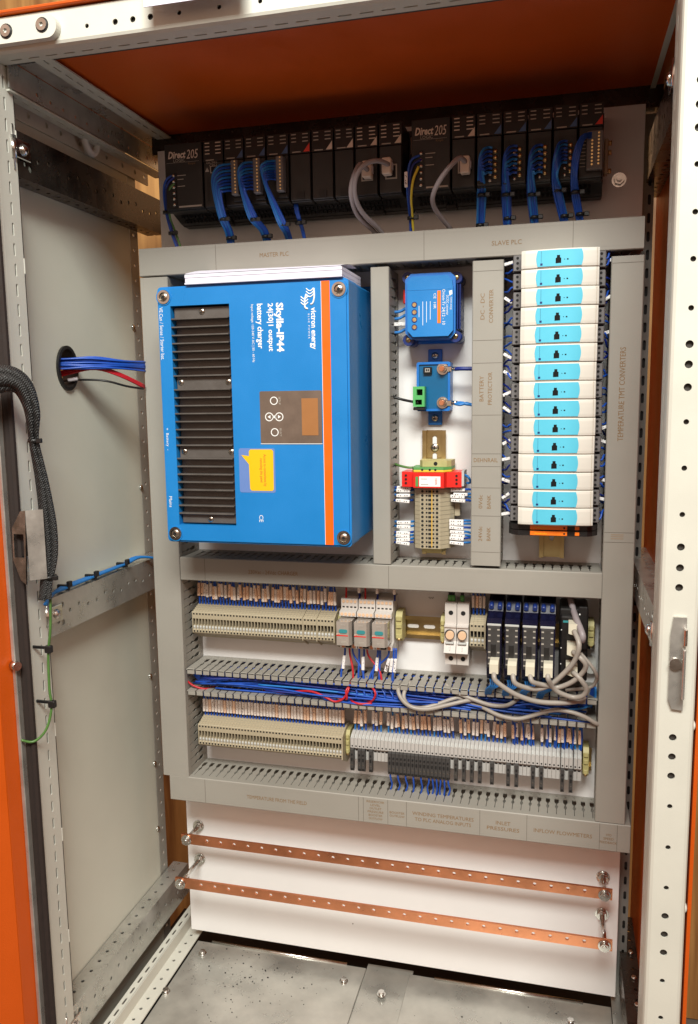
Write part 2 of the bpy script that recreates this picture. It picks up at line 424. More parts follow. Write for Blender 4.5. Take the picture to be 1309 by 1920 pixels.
# front top beam: front face with holes, slotted underside
bh = []
x = .0944; seq = [.0944, .1315, .1542, .1766, .2128, .2618, .3109, .36, .3971, .4198, .4422, .4784, .5274, .5765]
for i, hx in enumerate(seq):
    big = i % 7 in (1, 2, 3)
    bh.append(circ(hx, 1.4098, .0035 if big else .0026, 12))
beam = MB(); beam.plate([(-.10, 1.3985), (.81, 1.3985), (.81, ZT), (-.10, ZT)], bh, 'd', FD-.002, FD)
beam.prism([(FD, 1.3985), (FD-.0015, 1.3955), (FD-.006, 1.3935), (FD-.006, 1.3955), (FD-.002, 1.3985)], 'x', -.10, .81)
sl = [slot(-.02+.0248*i, .3285, .008, .0013, 2) for i in range(34)]
ol = [(-.10, .318), (.81, .318), (.81, FD-.006), (-.10, FD-.006)]
beam.plate(ol, sl, 'z', 1.3935, 1.3955)
beam.box(-.10, .81, .318, .3195, 1.3955, 1.404)
beam.build('top_beam', 'frame_paint', cab)
MB().box(-.1, .81, .3, FD-.0045, 1.4, 1.4322).build('beam_shade_fill', 'core_shade', cab)  # added dark fill, gives the beam's holes and slots their shade
# left post
def post_holes(z0, z1, x, off=0):
    L = []; z = 1.154
    zs = [1.1539, 1.1078, 1.0589, 1.0223, 1.0017, .9782, .9423, .8936, .8441, .8089, .7862, .7645]
    allz = [(zz, i % 7 in (3, 4, 5) or i in (9, 10, 11)) for i, zz in enumerate(zs)]
    allz += [(.7285, False), (.6795, False), (.6305, False)]
    allz += [(.5948, True), (.5723, True), (.5498, True), (.5137, False), (.4644, False), (.4151, False), (.3802, True), (.3575, True), (.3348, True), (.2991, False), (.2519, False), (.2027, False), (.1655, True), (.1428, True), (.12, True), (.08, False), (.03, False)]
    allz += [(1.2, False), (1.235, True), (1.257, True), (1.28, True), (1.316, False)]
    return [circ(x, zz, .0041 if b else .0029, 12) for zz, b in allz if z0+.01 < zz < z1-.01]
pl = MB()
pl.plate([(-.088, ZB), (-.051, ZB), (-.051, 1.392), (-.088, 1.392)], post_holes(ZB, 1.39, -.070), 'd', FD-.002, FD)
pl.prism([(-.051, FD), (-.0475, FD-.0015), (-.0455, FD-.0045), (-.0445, FD-.010), (-.0465, FD-.010), (-.051, FD-.002)], 'z', ZB, 1.3925)
zz = [1.372-.0255*i for i in range(60)]
slv = [slot(.3235, z, .0019, .0082, 2) for z in zz]
pl.plate([(.306, ZB), (FD-.010, ZB), (FD-.010, 1.3925), (.306, 1.3925)], slv, 'x', -.0465, -.0445)
for i in range(9):   # small snap notches on the return edge
    pl.box(-.0470, -.0440, .3035, .306, 1.30-i*.16, 1.32-i*.16, .0006)
pl.build('post', 'frame_paint', cab)
MB().box(-.088, -.0475, .30, FD-.0045, ZB, 1.39).build('post_shade_fill', 'core_shade', cab)  # added dark fill, stands for shade inside the left post
# right post
pr = MB()
pr.plate([(.7565, ZB), (.788, ZB), (.788, 1.392), (.7565, 1.392)], post_holes(ZB, 1.39, .7712), 'd', FD-.002, FD)
pr.prism([(.7565, FD), (.7535, FD-.0015), (.7520, FD-.0045), (.7512, FD-.012), (.7532, FD-.012), (.7565, FD-.002)], 'z', ZB, 1.392)
pr.prism([(.788, FD), (.791, FD-.0015), (.7928, FD-.0045), (.7934, FD-.012), (.7914, FD-.012), (.788, FD-.002)], 'z', ZB, 1.392)
slr = [slot(.3225, z, .0008, .0082, 2) for z in zz]
pr.plate([(.304, ZB), (FD-.012, ZB), (FD-.012, 1.392), (.304, 1.392)], slr, 'x', .7512, .7532)
pr.box(.7914, .7934, .30, FD-.012, ZB, 1.392)
pr.build('post', 'frame_paint', cab)
MB().box(.7540, .7905, .302, FD-.0045, ZB, 1.39).build('post_shade_fill', 'core_shade', cab)  # added dark fill, stands for shade inside the right post
for zc in (.605, .385):
    MB().dome(P(.7936, .337, zc), (1, 0, 0), .006, .003).build('screw_head', 'frame_paint', cab)
# orange outer skins
MB().box(.7965, .8005, -.10, .341, ZB, 1.40).build('side_panel', 'orange_paint', cab, label='orange right side panel')
MB().box(.7840, .7860, -.16, .296, ZB, 1.332).build('inner_panel', 'orange_paint', cab)
# left side panel (grey inside) with cable hole
o_ = MB()
o_.plate([(-.04, ZB), (.34, ZB), (.34, 1.392), (-.04, 1.392)], [circ(.1700, 1.0228, .0242, 28, .0315)], 'x', -.084, -.080)
o_.build('side_panel', 'panel_paint', cab, label='grey left side panel with a round cable hole')
gr = MB()
gr.plate(circ(.170, 1.0228, .0262, 28, .0335), [circ(.170, 1.0228, .0215, 28, .0285)], 'x', -.081, -.076)
gr.plate(circ(.170, 1.0228, .0243, 28, .0315), [circ(.170, 1.0228, .0215, 28, .0285)], 'x', -.10, -.081)
gr.build('grommet', 'black_plastic', cab)
# panel edge flange at the back with holes and screws
fl = MB(); hz = [circ(-.056, ZB+.03+.0255*i, .0032, 8) for i in range(60)]
fl.plate([(-.07, ZB), (-.043, ZB), (-.043, 1.38), (-.07, 1.38)], hz, 'x', -.083, -.0805)
fl.build('rear_post', 'rear_grey', cab)
MB().box(-.02, .775, -.05, -.021, 1.3745, 1.4045).build('rear_light_block', 'dark_steel', cab)  # unseen block added to keep light off the back of the roof
for dz in (1.10, .82, .665, .47, .30, .17):
    MB().dome(P(-.0795, -.036, dz), (1, 0, 0), .005, .004).build('screw_head', 'bright_zinc', cab)
# upper-left edge rail of the panel with holes (white) and cable ring
er = MB(); er.plate([(-.11, 1.352), (.30, 1.352), (.30, 1.376), (-.11, 1.376)], [circ(.28-.042*i-(.008 if i % 3 else 0), 1.364, .004, 9) for i in range(10)], 'x', -.0795, -.0765)
er.build('panel_rail', 'frame_paint', cab)
ring = MB()
pts = [P(-.062, .126, 1.402), P(-.060, .122, 1.375), P(-.060, .110, 1.352), P(-.060, .096, 1.349), P(-.060, .084, 1.362), P(-.060, .079, 1.385), P(-.062, .078, 1.402)]
ring.tube(pts, .0055, 8); ring.build('cable_ring', 'white_plastic', cab)
# upper-left depth beam: slotted flange under the roof, web, lower slotted flange
ub = MB(); us = [slot(.0025, .302-.0262*i, .0012, .0085, 2) for i in range(16)]
ub.plate([(-.010, -.11), (.015, -.11), (.015, .322), (-.010, .322)], us, 'z', 1.399, 1.401)
ub.build('roof_flange', 'frame_paint', cab)
wb = MB(); wb.plate([(-.11, 1.3675), (.318, 1.3675), (.318, 1.4), (-.11, 1.4)], [circ(.26-.03*i, 1.3775, .0028, 8) for i in range(12)], 'x', -.042, -.040)
wb.build('beam_web', 'galvanised', cab)
lb = MB(); lb.plate([(-.062, -.11), (-.040, -.11), (-.040, .318), (-.062, .318)], [slot(-.051, .298-.0262*i, .0012, .0085, 2) for i in range(16)], 'z', 1.3635, 1.3655)
lb.build('side_beam', 'panel_paint', cab)
MB().box(-.0399, -.0101, -.105, .318, 1.4012, 1.4028).build('beam_lid', 'galvanised', cab)
# right depth beam
rb = MB(); rb.plate([(.757, -.12), (.764, -.12), (.764, .32), (.757, .32)], [], 'z', 1.400, 1.402)
rb.build('roof_flange', 'frame_paint', cab)
rw = MB(); rw.plate([(-.12, 1.34), (.318, 1.34), (.318, 1.4), (-.12, 1.4)], [slot(.28-.045*i, 1.372, .010, .002, 2) for i in range(9)], 'x', .776, .778)
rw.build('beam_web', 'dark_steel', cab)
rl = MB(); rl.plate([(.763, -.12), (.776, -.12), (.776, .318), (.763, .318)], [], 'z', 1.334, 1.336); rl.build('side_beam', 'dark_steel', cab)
# perforated rails --------------------------------------------------
def rail(x_face, d0, d1, z0, z1, wtop, m, side, lab, top=True, flange='bottom'):
    r = thing_rail = MB()
    hol = []
    zc = (z0+z1)/2; n = int((d1-d0)/.024)
    for i in range(n): hol.append(circ(d1-.055-.024*i, zc+.004*math.sin(i*1.9), .0032, 8))
    for (a, b, rr) in ((.030, .010, .0042), (.030, -.010, .0042), (.022, 0, .0035), (.041, .012, .0055), (.041, -.014, .0055)):
        hol.append(circ(d1-a+.004, zc+b, rr*.8, 8))
    hol = [h for h in hol if min(p[0] for p in h) > d0+.003]
    t = .002*side
    r.plate([(d0, z0), (d1, z0), (d1, z1), (d0, z1)], hol, 'x', x_face, x_face-t)
    xa, xb = sorted((x_face-t, x_face-side*wtop))
    hs = [circ((xa+xb)/2, d1-.05-.024*i, .003, 8) for i in range(n-1)]
    zf = z1 if flange == 'top' else z0
    if flange == 'top': r.plate([(xa, d0), (xb, d0), (xb, d1-.02), (xa, d1-.02)], hs, 'z', z1-.002, z1)
    else: r.plate([(xa, d0), (xb, d0), (xb, d1-.02), (xa, d1-.02)], hs, 'z', z0, z0+.002)
    return r.build('rail', m, cab, label=lab)
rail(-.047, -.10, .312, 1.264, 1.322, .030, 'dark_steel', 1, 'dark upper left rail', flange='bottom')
rail(-.047, -.06, .303, .643, .698, .030, 'galvanised', 1, 'middle left rail', flange='top')
rail(-.047, -.09, .325, .012, .072, .031, 'galvanised', 1, 'bottom left rail', flange='top')
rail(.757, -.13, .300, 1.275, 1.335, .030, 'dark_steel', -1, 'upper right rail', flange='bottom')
rail(.755, -.13, .300, .672, .722, .034, 'galvanised', -1, 'middle right rail', flange='top')
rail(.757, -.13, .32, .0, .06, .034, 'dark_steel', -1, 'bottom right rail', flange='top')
def clip(x, d, z, sgn):
    m = MB(); m.cyl(P(x, d, z-.014), P(x, d, z+.014), .0042, 10); m.cyl(P(x, d, z-.028), P(x, d, z+.028), .0016, 6)
    m.box(x-.001, x+sgn*.003, d-.032, d, z-.012, z+.012, .0008)
    m.dome(P(x+sgn*.003, d-.018, z), (sgn, 0, 0), .0075, .005, 12)
    m.build('rail_clip', 'bright_zinc', cab)
clip(-.0445, .312, 1.298, 1); clip(-.0445, .306, .675, 1); clip(-.0445, .325, .045, 1); clip(.7525, .303, 1.306, -1); clip(.7525, .303, .698, -1)
# rear right post behind the plate with slots
rp = MB(); rp.plate([(.752, ZB), (.768, ZB), (.768, 1.37), (.752, 1.37)], [slot(.762, 1.33-.026*i, .0022, .0075, 2) for i in range(56)], 'd', -.035, -.033)
rp.build('rear_post', 'post_grey', cab)
MB().box(.7515, .7665, -.055, -.037, ZB, 1.37).build('slot_shade_backing', 'rack_dark', cab)  # dark backing added so the slots look shaded, not lit from behind
# bottom: slotted frame strip left, floor plates
bs = MB(); bs.plate([(-.036, -.08), (-.022, -.08), (-.022, .35), (-.036, .35)], [slot(-.0285, .32-.0256*i, .0016, .008, 2) for i in range(16)], 'z', -.004, -.002)
bs.box(-.0225, -.0205, -.08, .35, -.026, -.002)
bs.plate([(-.0205, -.08), (.006, -.08), (.006, .35), (-.0205, .35)], [circ(-.009, .32-.024*i, .003, 8) for i in range(17)], 'z', -.0265, -.0245)
bs.build('floor_strip', 'frame_paint', cab)
bs2 = MB().box(.7635, .7655, -.08, .35, -.02, .03).box(.745, .7635, -.08, .35, -.0215, -.0195); bs2.build('floor_strip', 'galvanised', cab)
MB().box(-.09, .80, -.15, .36, -.075, -.07).build('floor_base', 'rack_dark', cab)
fp = [MB().box(.0065, .330, -.012, .36, -.034, -.0305, .0006), MB().box(.330, .412, -.03, .36, -.0385, -.0350), MB().box(.408, .745, -.015, .36, -.034, -.0305, .0006), ]
for q in fp: q.build('floor_plate', 'floor_steel', cab)
for xa, xb in ((.035, .295), (.452, .70)):
    MB().cyl(P(xa, -.013, -.030), P(xb, -.013, -.030), .0032, 8).build('edge_highlight', 'bright_zinc', cab)  # bright rod stands in for the highlight along the floor plate's edge fold
for bx_, bd in ((.03, .02), (.01, .125), (.300, .03), (.37, .045), (.68, .035), (.43, .20), (.30, .20)):
    MB().cyl(P(bx_, bd, -.0305), P(bx_, bd, -.029), .0075, 14).cyl(P(bx_, bd, -.029), P(bx_, bd, -.0245), .0055, 6).build('floor_bolt', 'bright_zinc', cab)
# front bottom dark and bolts of bottom right rail
for i in range(5):
    MB().cyl(P(.774, -.03+.06*i, .060), P(.774, -.03+.06*i, .064), .004, 6).build('rail_bolt', 'bright_zinc', cab)
dirt = MB()
for i in range(190):
    if i < 150: a, b = random.gauss(.13, .06), abs(random.gauss(.06, .07))-.01
    else: a, b = random.uniform(.1, .7), random.uniform(0, .3)
    if not (.008 < a < .33 or .415 < a < .74) or not -.01 < b < .34: continue
    r = random.choice([.0005, .0007, .0008, .001, .0012, .0018])*random.uniform(.8, 1.1); an = random.uniform(0, 3)
    vs = [P(a+r*math.cos(an+k*1.6)*random.uniform(.6, 1.4), b+r*math.sin(an+k*1.6), -.0301) for k in range(4)]+[P(a, b, -.0301+r*.8)]
    dirt.add(vs, [(0, 1, 4), (1, 2, 4), (2, 3, 4), (3, 0, 4)])
dirt.build('drill_swarf', 'dirt', None, 'dark drill swarf scattered over the left floor plate', 'swarf', kind='stuff')
# hinge plate on the beam
h = thing('hinge_plate', (.02, .36, 1.402), 'cream rounded hinge plate with two screws at top left of frame', 'hinge')
MB().prism(rrect(-.06, .060, 1.3985, 1.4245, .0125, 6), 'd', FD+.0005, FD+.010).build('plate', 'frame_paint', h)
for sx, sz in ((-.0076, 1.4118), (.0414, 1.4131)):
    m = MB(); m.plate(circ(sx, sz, .0085, 16), [circ(sx, sz, .0066, 16)], 'd', FD+.0095, FD+.0108)
    m.build('washer', 'rack_dark', h)
    m = MB(); m.plate(circ(sx, sz, .0068, 16), [circ(sx, sz, .0028, 6)], 'd', FD+.0095, FD+.0125); m.build('screw', 'bright_zinc', h)
# papers lying on the roof
m = MB()
for i in range(3): m.box(.13, .40, -.02, .362+.004*i, 1.4390+.003*i, 1.4415+.003*i, .0005)
m.prism([(.350, 1.4475), (.366, 1.4465), (.3715, 1.4400), (.3725, 1.4105), (.3737, 1.4105), (.3730, 1.4405), (.3675, 1.4478), (.350, 1.4485)], 'x', .180, .300)
m.build('paper_sheets', 'paper', None, 'white paper sheets lying on top of the cabinet roof', 'papers')
# right keeper and upper right bracket
k = thing('lock_keeper', (.772, FD, .627), 'galvanised steel lock keeper screwed to the right front post', 'lock keeper')
MB().prism([(.7665, .7325), (.7800, .7325), (.7795, .628), (.7680, .629), (.7640, .640), (.7640, .713)], 'd', FD+.0005, FD+.004).build('plate', 'galvanised', k)
MB().box(.7760, .7790, FD+.004, FD+.016, .644, .700, .001).build('bar', 'galvanised', k)
MB().box(.7765, .7800, FD+.004, FD+.014, .703, .722, .001).build('tongue', 'bright_zinc', k)
MB().cyl(P(.7700, FD+.004, .6810), P(.7700, FD+.0075, .6810), .0065, 14).build('screw', 'bright_zinc', k)
k = thing('latch_bracket', (.792, FD, 1.19), 'cream angled latch bracket at the upper right front post', 'bracket')
MB().prism([(.7755, 1.232), (.792, 1.262), (.815, 1.262), (.815, 1.19), (.792, 1.19), (.7755, 1.215)], 'd', FD+.0005, FD+.007).build('plate', 'frame_paint', k)
MB().cyl(P(.787, FD+.007, 1.224), P(.787, FD+.011, 1.224), .010, 16).build('screw', 'bright_zinc', k)
# door, swung wide open on the left
dr = thing('cabinet_door', (-.09, .38, ZB), 'orange cabinet door swung open at the left edge', 'door')
MB().prism([(-.0672, .3875), (-.0720, .3870), (-.42, .640), (-.415, .648)], 'z', ZB, 1.40).build('skin', 'orange_paint', dr)
MB().prism([(-.0605, .3625), (-.0605, .3640), (-.0668, .3868), (-.0690, .3868), (-.0640, .3600)], 'z', ZB, 1.40).build('return_flange', 'orange_paint', dr)
MB().box(-.0603, -.0545, .358, .3675, ZB, 1.40, .001).build('edge_strip', 'galvanised', dr)
m = MB()
m.prism([(-.0543, .3535), (-.0400, .3535), (-.0405, .3575), (-.0440, .3600), (-.0465, .3570), (-.0500, .3600), (-.0543, .3585)], 'z', ZB, 1.392)
m.build('rubber_seal', 'seal_foam', dr)
m = MB().cyl(P(-.058, .368, .625), P(-.048, .372, .625), .0062, 14); m.build('hinge_pin', 'bright_zinc', dr)
lk = thing('lock_hook', (-.02, .36, .735), 'bent galvanised lock hook plate beside the black cable sleeve', 'lock hook')
m = MB()
m.plate([(-.0440, .811), (-.0300, .833), (-.0225, .834), (-.0285, .736), (-.0360, .742), (-.0455, .768)], [[(-.0420, .803), (-.0275, .803), (-.0285, .772), (-.0430, .772)]], 'd', .366, .3685)
m.build('hook_face', 'bright_zinc', lk)
MB().prism([(-.0225, .3685), (-.0225, .366), (-.0085, .352), (-.0065, .354)], 'z', .742, .834).build('wing', 'galvanised', lk)
MB().box(-.0425, -.029, .355, .357, .772, .803).build('socket', 'rack_dark', lk)
# ================================================================== MOUNTING PLATE
pw = .75
plate = thing('mounting_plate', (.375, 0, 0), 'white mounting plate carrying all the devices and ducts', 'plate')
MB().box(0, pw, -.003, 0, 0, 1.374, .0005).build('sheet', 'plate_paint', plate)
MB().box(0.001, .012, -.02, -.0032, .002, 1.372).build('edge_fold', 'plate_paint', plate)
MB().box(pw-.012, pw-.001, -.02, -.0032, .002, 1.372).build('edge_fold', 'plate_paint', plate)
def nut_bolt(x, z, r=.0075, parent=plate, d=0.):
    MB().cyl(P(x, d, z), P(x, d+.0015, z), r*1.35, 16).build('washer', 'bright_zinc', parent)
    MB().cyl(P(x, d+.0015, z), P(x, d+.0075, z), r, 6).build('nut', 'bright_zinc', parent)
    MB().cyl(P(x, d+.0075, z), P(x, d+.012, z), r*.5, 10).build('stud', 'bright_zinc', parent)
nut_bolt(.7171, 1.2743)
MB().tube([P(.4440+.0012*i, .0002, .6520+.0020*math.sin(i*2.3)) for i in range(8)], .0003, 5, 3).build('pencil_scribble', 'score', plate)
for sx_, sz_ in ((.470, .632), (.31, .06), (.55, .095), (.62, .255)): MB().cyl(P(sx_, -.0001, sz_), P(sx_, .0002, sz_), .0011, 7).build('paint_chip', 'score', plate)
# ================================================================== CABLE DUCTS
PITCH = .0133
def slot_poly(u, v0, v1, k=1.0, slit=.0004):
    H = v1-v0
    prof = [(0, .0014), (.04, .0026), (.24, .0025), (.33, .0010), (.40, .0007), (.47, .0017), (.54, .0018), (.60, .0009), (.65, slit), (1, slit)]
    L = [(u+w*k, v0+H*t) for t, w in prof]; Rr = [(u-w*k, v0+H*t) for t, w in prof][::-1]
    return L+Rr
def duct_wall(mb, orient, a0, a1, b0, b1, D, open_=False):
    n = int((a1-a0-.006)/PITCH); off = (a1-a0-(n-1)*PITCH)/2; holes = []
    if not open_:
        for i in range(n): holes.append(slot_poly(a0+off+i*PITCH, .016, D-.010, 1.3))
        ol = [(a0, .001), (a1, .001), (a1, D-.003), (a0, D-.003)]
    else:
        top = []
        for i in reversed(range(n)):
            u = a0+off+i*PITCH; sp = slot_poly(u, .016, D, 1.3, .0009)
            m_ = len(sp)//2; right = sp[:m_][::-1]; left = sp[m_:][::-1]
            top += right+left
        ol = [(a0, .001), (a1, .001), (a1, D)]+top+[(a0, D)]
    for i in range(n): holes.append([(a0+off+i*PITCH+.0022*math.cos(t), .007+.0028*math.sin(t)) for t in [j*math.pi/5 for j in range(6)]])
    if orient == 'h': # plane across z : coordinates (x,d)
        mb.plate(ol, holes, 'z', b0, b1)
    else:             # plane across x : coordinates (d,z)
        mb.plate([(v, u) for u, v in ol], [[(v, u) for u, v in h_] for h_ in holes], 'x', b0, b1)
    return [a0+off+i*PITCH for i in range(n)]
def duct(orient, a0, a1, b0, b1, label, cover=True, D=.08, lines=(), grooves=True):
    if orient == 'h': t = thing('cable_duct', ((a0+a1)/2, 0, b0), label, 'cable duct')
    else: t = thing('cable_duct', ((b0+b1)/2, 0, a0), label, 'cable duct')
    B = lambda u0, u1, d0, d1, w0, w1, c=0: (MB().box(u0, u1, d0, d1, w0, w1, c) if orient == 'h' else MB().box(w0, w1, d0, d1, u0, u1, c))
    B(a0, a1, .0004, .0018, b0+.0017, b1-.0017).build('base', 'duct_grey', t)
    for w0, w1 in ((b0+.0013, b0+.0027), (b1-.0027, b1-.0013)):
        mb = MB(); us = duct_wall(mb, orient, a0, a1, w0, w1, D if not cover else D-.001, not cover); mb.build('slotted_wall', 'duct_grey', t)
    if cover:
        mb = MB()
        q = [(b0, D-.011), (b0+.0011, D-.011), (b0+.0011, D-.0018), (b1-.0011, D-.0018), (b1-.0011, D-.011), (b1, D-.011), (b1, D-.0012), (b1-.0012, D), (b0+.0012, D), (b0, D-.0012)]
        if orient == 'h': mb.prism([(d, b) for b, d in q], 'x', a0, a1)
        else: mb.prism(q, 'z', a0, a1)
        c = mb.build('cover', 'duct_grey', t)
        if grooves:
            for gpos in (b0+.0055, b1-.0055):
                B(a0+.0005, a1-.0005, D-.00005, D+.00012, gpos, gpos+.0005).build('groove', 'duct_grey', c)
        for ln in lines:
            B(ln-.0003, ln+.0003, D-.00005, D+.00018, b0+.0012, b1-.0012).build('score_line', 'score', c)
    else:
        for w, s_ in ((b0, 1), (b1, -1)):
            tp = MB()
            for i in range(len(us)+1):
                u0 = (us[i-1] if i else a0)+.0011; u1 = (us[i] if i < len(us) else a1)-.0011
                if u1-u0 < .004: continue
                hgt = .0095 if s_ < 0 else .0065
                za, zb_ = (w-.0005-hgt, w-.0005) if s_ < 0 else (w-.0055, w+.0012)
                x = MB().box(u0, u1, D-.0022, D, za, zb_, .0009); x.build('finger_tip', 'duct_grey', t)
    return t, (c if cover else None)
DF = .0801
dt, cT = duct('h', .001, .747, 1.165, 1.2072, 'grey top cable duct below the black controllers', lines=(.13, .45, .655))
text('MASTER PLC', .224, DF, 1.1865, w=.0455, h=.0062, parent=cT); text('SLAVE PLC', .566, DF, 1.1835, w=.041, h=.0062, parent=cT)
dl, _ = duct('v', .341, 1.1630, .0005, .0475, 'grey vertical cable duct along the left edge of the plate')
dr_, cR = duct('v', .343, 1.157, .706, .7484, 'grey vertical cable duct along the right edge of the plate', lines=(.779, .765, 1.148))
text('TEMPERATURE TMT CONVERTERS', .7245, DF, .972, w=.128, h=.0075, parent=cR, rot='ccw'); [MB().box(.7160, .7330, DF, DF+.0001, zz_, zz_+.0016).build('faint_print', 'faint', cR) for zz_ in (.7695, .7725, .7752)] 
db, cB = duct('h', .0125, .7563, .2976, .3416, 'grey bottom cable duct above the copper bars', lines=(.077, .343, .351, .391, .421, .536, .607, .738-.025, .756-.018))
mdu, cM = duct('h', .0490, .7057, .6820, .7199, 'grey cable duct below the blue charger', lines=(.092, .395))
text('230Vac - 24Vdc CHARGER', .2085, DF, .7005, w=.083, h=.0062, parent=cM)
mv, _ = duct('v', .7215, 1.1600, .3712, .3985, 'narrow grey vertical duct right of the blue charger', grooves=False)
cdu, cC = duct('v', .7245, 1.1610, .5190, .5625, 'grey vertical duct engraved with converter and battery names', lines=(1.1466, 1.0509, 1.0191, .9453, .8896, .8711, .840, .7986, .7448))
text('DC - DC', .5335, DF, 1.098, w=.036, h=.0058, parent=cC, rot='ccw'); text('CONVERTER', .5455, DF, 1.098, w=.046, h=.0058, parent=cC, rot='ccw')
text('BATTERY', .5330, DF, .983, w=.036, h=.0058, parent=cC, rot='ccw'); text('PROTECTOR', .5450, DF, .983, w=.046, h=.0058, parent=cC, rot='ccw')
text('DEHNRAIL', .5400, DF, .8805, w=.0345, h=.0058, parent=cC)
text('0Vdc', .5330, DF, .8195, w=.020, h=.0055, parent=cC, rot='ccw'); text('BANK', .5450, DF, .8195, w=.020, h=.0055, parent=cC, rot='ccw')
text('24Vdc', .5330, DF, .7720, w=.022, h=.0055, parent=cC, rot='ccw'); text('BANK', .5450, DF, .7720, w=.020, h=.0055, parent=cC, rot='ccw')
text('TEMPERATURE FROM THE FIELD', .204, DF, .3185, w=.104, h=.0062, parent=cB)
for i, s_ in enumerate(['RESERVOIR', 'LEVEL', 'OUTLET', 'PRESSURE', 'BOOSTER', 'OUTFLOW']):
    text(s_, .371, DF, .3345-.0057*i, w=.0032*len(s_), h=.0036, parent=cB)
text('BOOSTER', .406, DF, .3200, w=.024, h=.0036, parent=cB); text('OUTFLOW', .406, DF, .3145, w=.024, h=.0036, parent=cB)
text('WINDING TEMPERATURES', .4785, DF, .3230, w=.096, h=.0058, parent=cB); text('TO PLC ANALOG INPUTS', .4785, DF, .3135, w=.088, h=.0058, parent=cB)
text('INLET', .5715, DF, .3230, w=.022, h=.0058, parent=cB); text('PRESSURES', .5715, DF, .3135, w=.049, h=.0058, parent=cB)
text('INFLOW FLOWMETERS', .660, DF, .3180, w=.085, h=.0060, parent=cB)
for i, s_ in enumerate(['VFD', 'SPEED', 'FEEDBACK']): text(s_, .7260, DF, .3235-.006*i, w=.0033*len(s_)-.002, h=.0036, parent=cB)
od, _ = duct('h', .0490, .7050, .4900, .5310, 'open grey wiring duct without its cover, full of blue wires', cover=False, D=.075)
# ================================================================== BATTERY CHARGER
ch = thing('battery_charger', (.218, 0, .762), 'large blue battery charger with black heat sink and orange stripe', 'battery charger')
CX0, CX1, CZ0, CZ1, CD = .0745, .3605, .7620, 1.1345, .17
body = MB()
body.box(CX0+.0015, CX1-.0015, .012, .118, CZ0+.0015, CZ1-.0015, .003)
body.box(CX0-.012+.02, CX1+.006, .0005, .012, CZ0+.03, CZ1+.008, .001)
body.build('body', 'charger_blue', ch)
cv = MB(); cv.plate(rrect(CX0, CX1, CZ0, CZ1, .006, 4), [[(.0955, .7885), (.1865, .7885), (.1865, 1.1070), (.0955, 1.1070)]], 'd', .1195, CD-.003)
cv.plate(rrect(CX0+.003, CX1-.003, CZ0+.003, CZ1-.003, .005, 4), [[(.0955, .7885), (.1865, .7885), (.1865, 1.1070), (.0955, 1.1070)]], 'd', CD-.003, CD)
cv = cv.build('front_cover', 'charger_blue', ch)
MB().box(.0960, .1860, .1190, .150, .7890, 1.1065).build('recess', 'hole_black', ch)
hs = MB().box(.0975, .1850, .1502, .1560, .7905, 1.1050)
hs = hs.build('heat_sink', 'charcoal', ch)
def strip(z0, z1): MB().box(.0975, .1850, .1562, .1625, z0, z1, .0008).build('sink_land', 'charcoal', ch)
strip(1.0890, 1.1050); strip(.9880, 1.0070); strip(.8875, .9060); strip(.7905, .8050)
for z0, z1 in ((1.0075, 1.0885), (.9065, .9875), (.8055, .8870)):
    for i in range(8):
        z = z0+(z1-z0)*(i/7)
        MB().box(.0930, .1835, .1562, .1695, z-.0011, z+.0011, .0005).build('fin', 'charcoal', ch)
def cross_screw(x, z, r, d, par, mt='screw_steel', nm='screw'):
    m = MB(); m.dome(P(x, d, z), (0, -1, 0), r, r*.35, 14)
    o = m.build(nm, mt, par)
    m = MB(); a = random.uniform(0, 1.5); Mx = Matrix.Translation(P(x, d+r*.36, z)) @ Matrix.Rotation(a, 4, 'Y')
    m.box(-r*.5, r*.5, -.0003, .0003, -r*.1, r*.1, 0, Mx); m.box(-r*.1, r*.1, -.00031, .00031, -r*.5, r*.5, 0, Mx)
    m.build('drive', 'hole_black', o if par.parent is None else par)
for x, z in ((.1410, 1.0985), (.1038, .9985), (.1784, .9978), (.1049, .8972), (.1795, .8969), (.1429, .7965)): cross_screw(x, z, .0048, .1626, ch)
for x, z in ((.0860, 1.1200), (.3476, 1.1193), (.0887, .7751), (.3494, .7761)):
    m = MB(); m.plate(circ(x, z, .0118, 20), [circ(x, z, .0102, 20)], 'd', CD-.0002, CD+.0010); m.build('screw_collar', 'charger_blue', ch)
    m = MB(); m.plate(circ(x, z, .0098, 20), [circ(x, z, .0066, 20)], 'd', CD+.0002, CD+.0022); m.build('screw_washer', 'bright_zinc', ch)
    m = MB(); m.dome(P(x, CD+.0003, z), (0, -1, 0), .0068, .0022, 14); m.build('corner_screw', 'screw_steel', ch)
    m = MB(); m.cyl(P(x, CD+.0022, z), P(x, CD+.0027, z), .0024, 6); m.build('hex_socket', 'hole_black', ch)
MB().box(.3225, .3345, CD+.0001, CD+.0005, CZ0+.0032, CZ1-.0032).build('orange_stripe', 'stripe_orange', ch)
MB().box(.3219, .3224, CD+.0001, CD+.0004, CZ0+.0032, CZ1-.0032).build('stripe_line', 'print_white', ch)
dp = MB().prism(rrect(.2287, .3205, .9096, .9835, .002, 3), 'd', CD+.0001, CD+.0008).build('display_panel', 'display_film', ch)
MB().box(.2910, .3150, CD+.00085, CD+.0011, .9210, .9728).build('screen', 'lcd', dp)
MB().box(.2285, .3206, CD+.0001, CD+.0009, .9087, .9095).build('panel_edge', 'print_white', ch)
def ringm(x, z, r, w=.0012): m = MB(); m.plate(circ(x, z, r, 20), [circ(x, z, r-w, 20)], 'd', CD+.0008, CD+.0012); m.build('button_ring', 'print_white', dp)
ringm(.2501, .9699, .0058); ringm(.2425, .9473, .0062); ringm(.2575, .9473, .0062); ringm(.2502, .9255, .0058)
MB().box(.2478, .2522, CD+.0008, CD+.0012, .9455, .9491).build('button_bridge', 'print_white', dp)
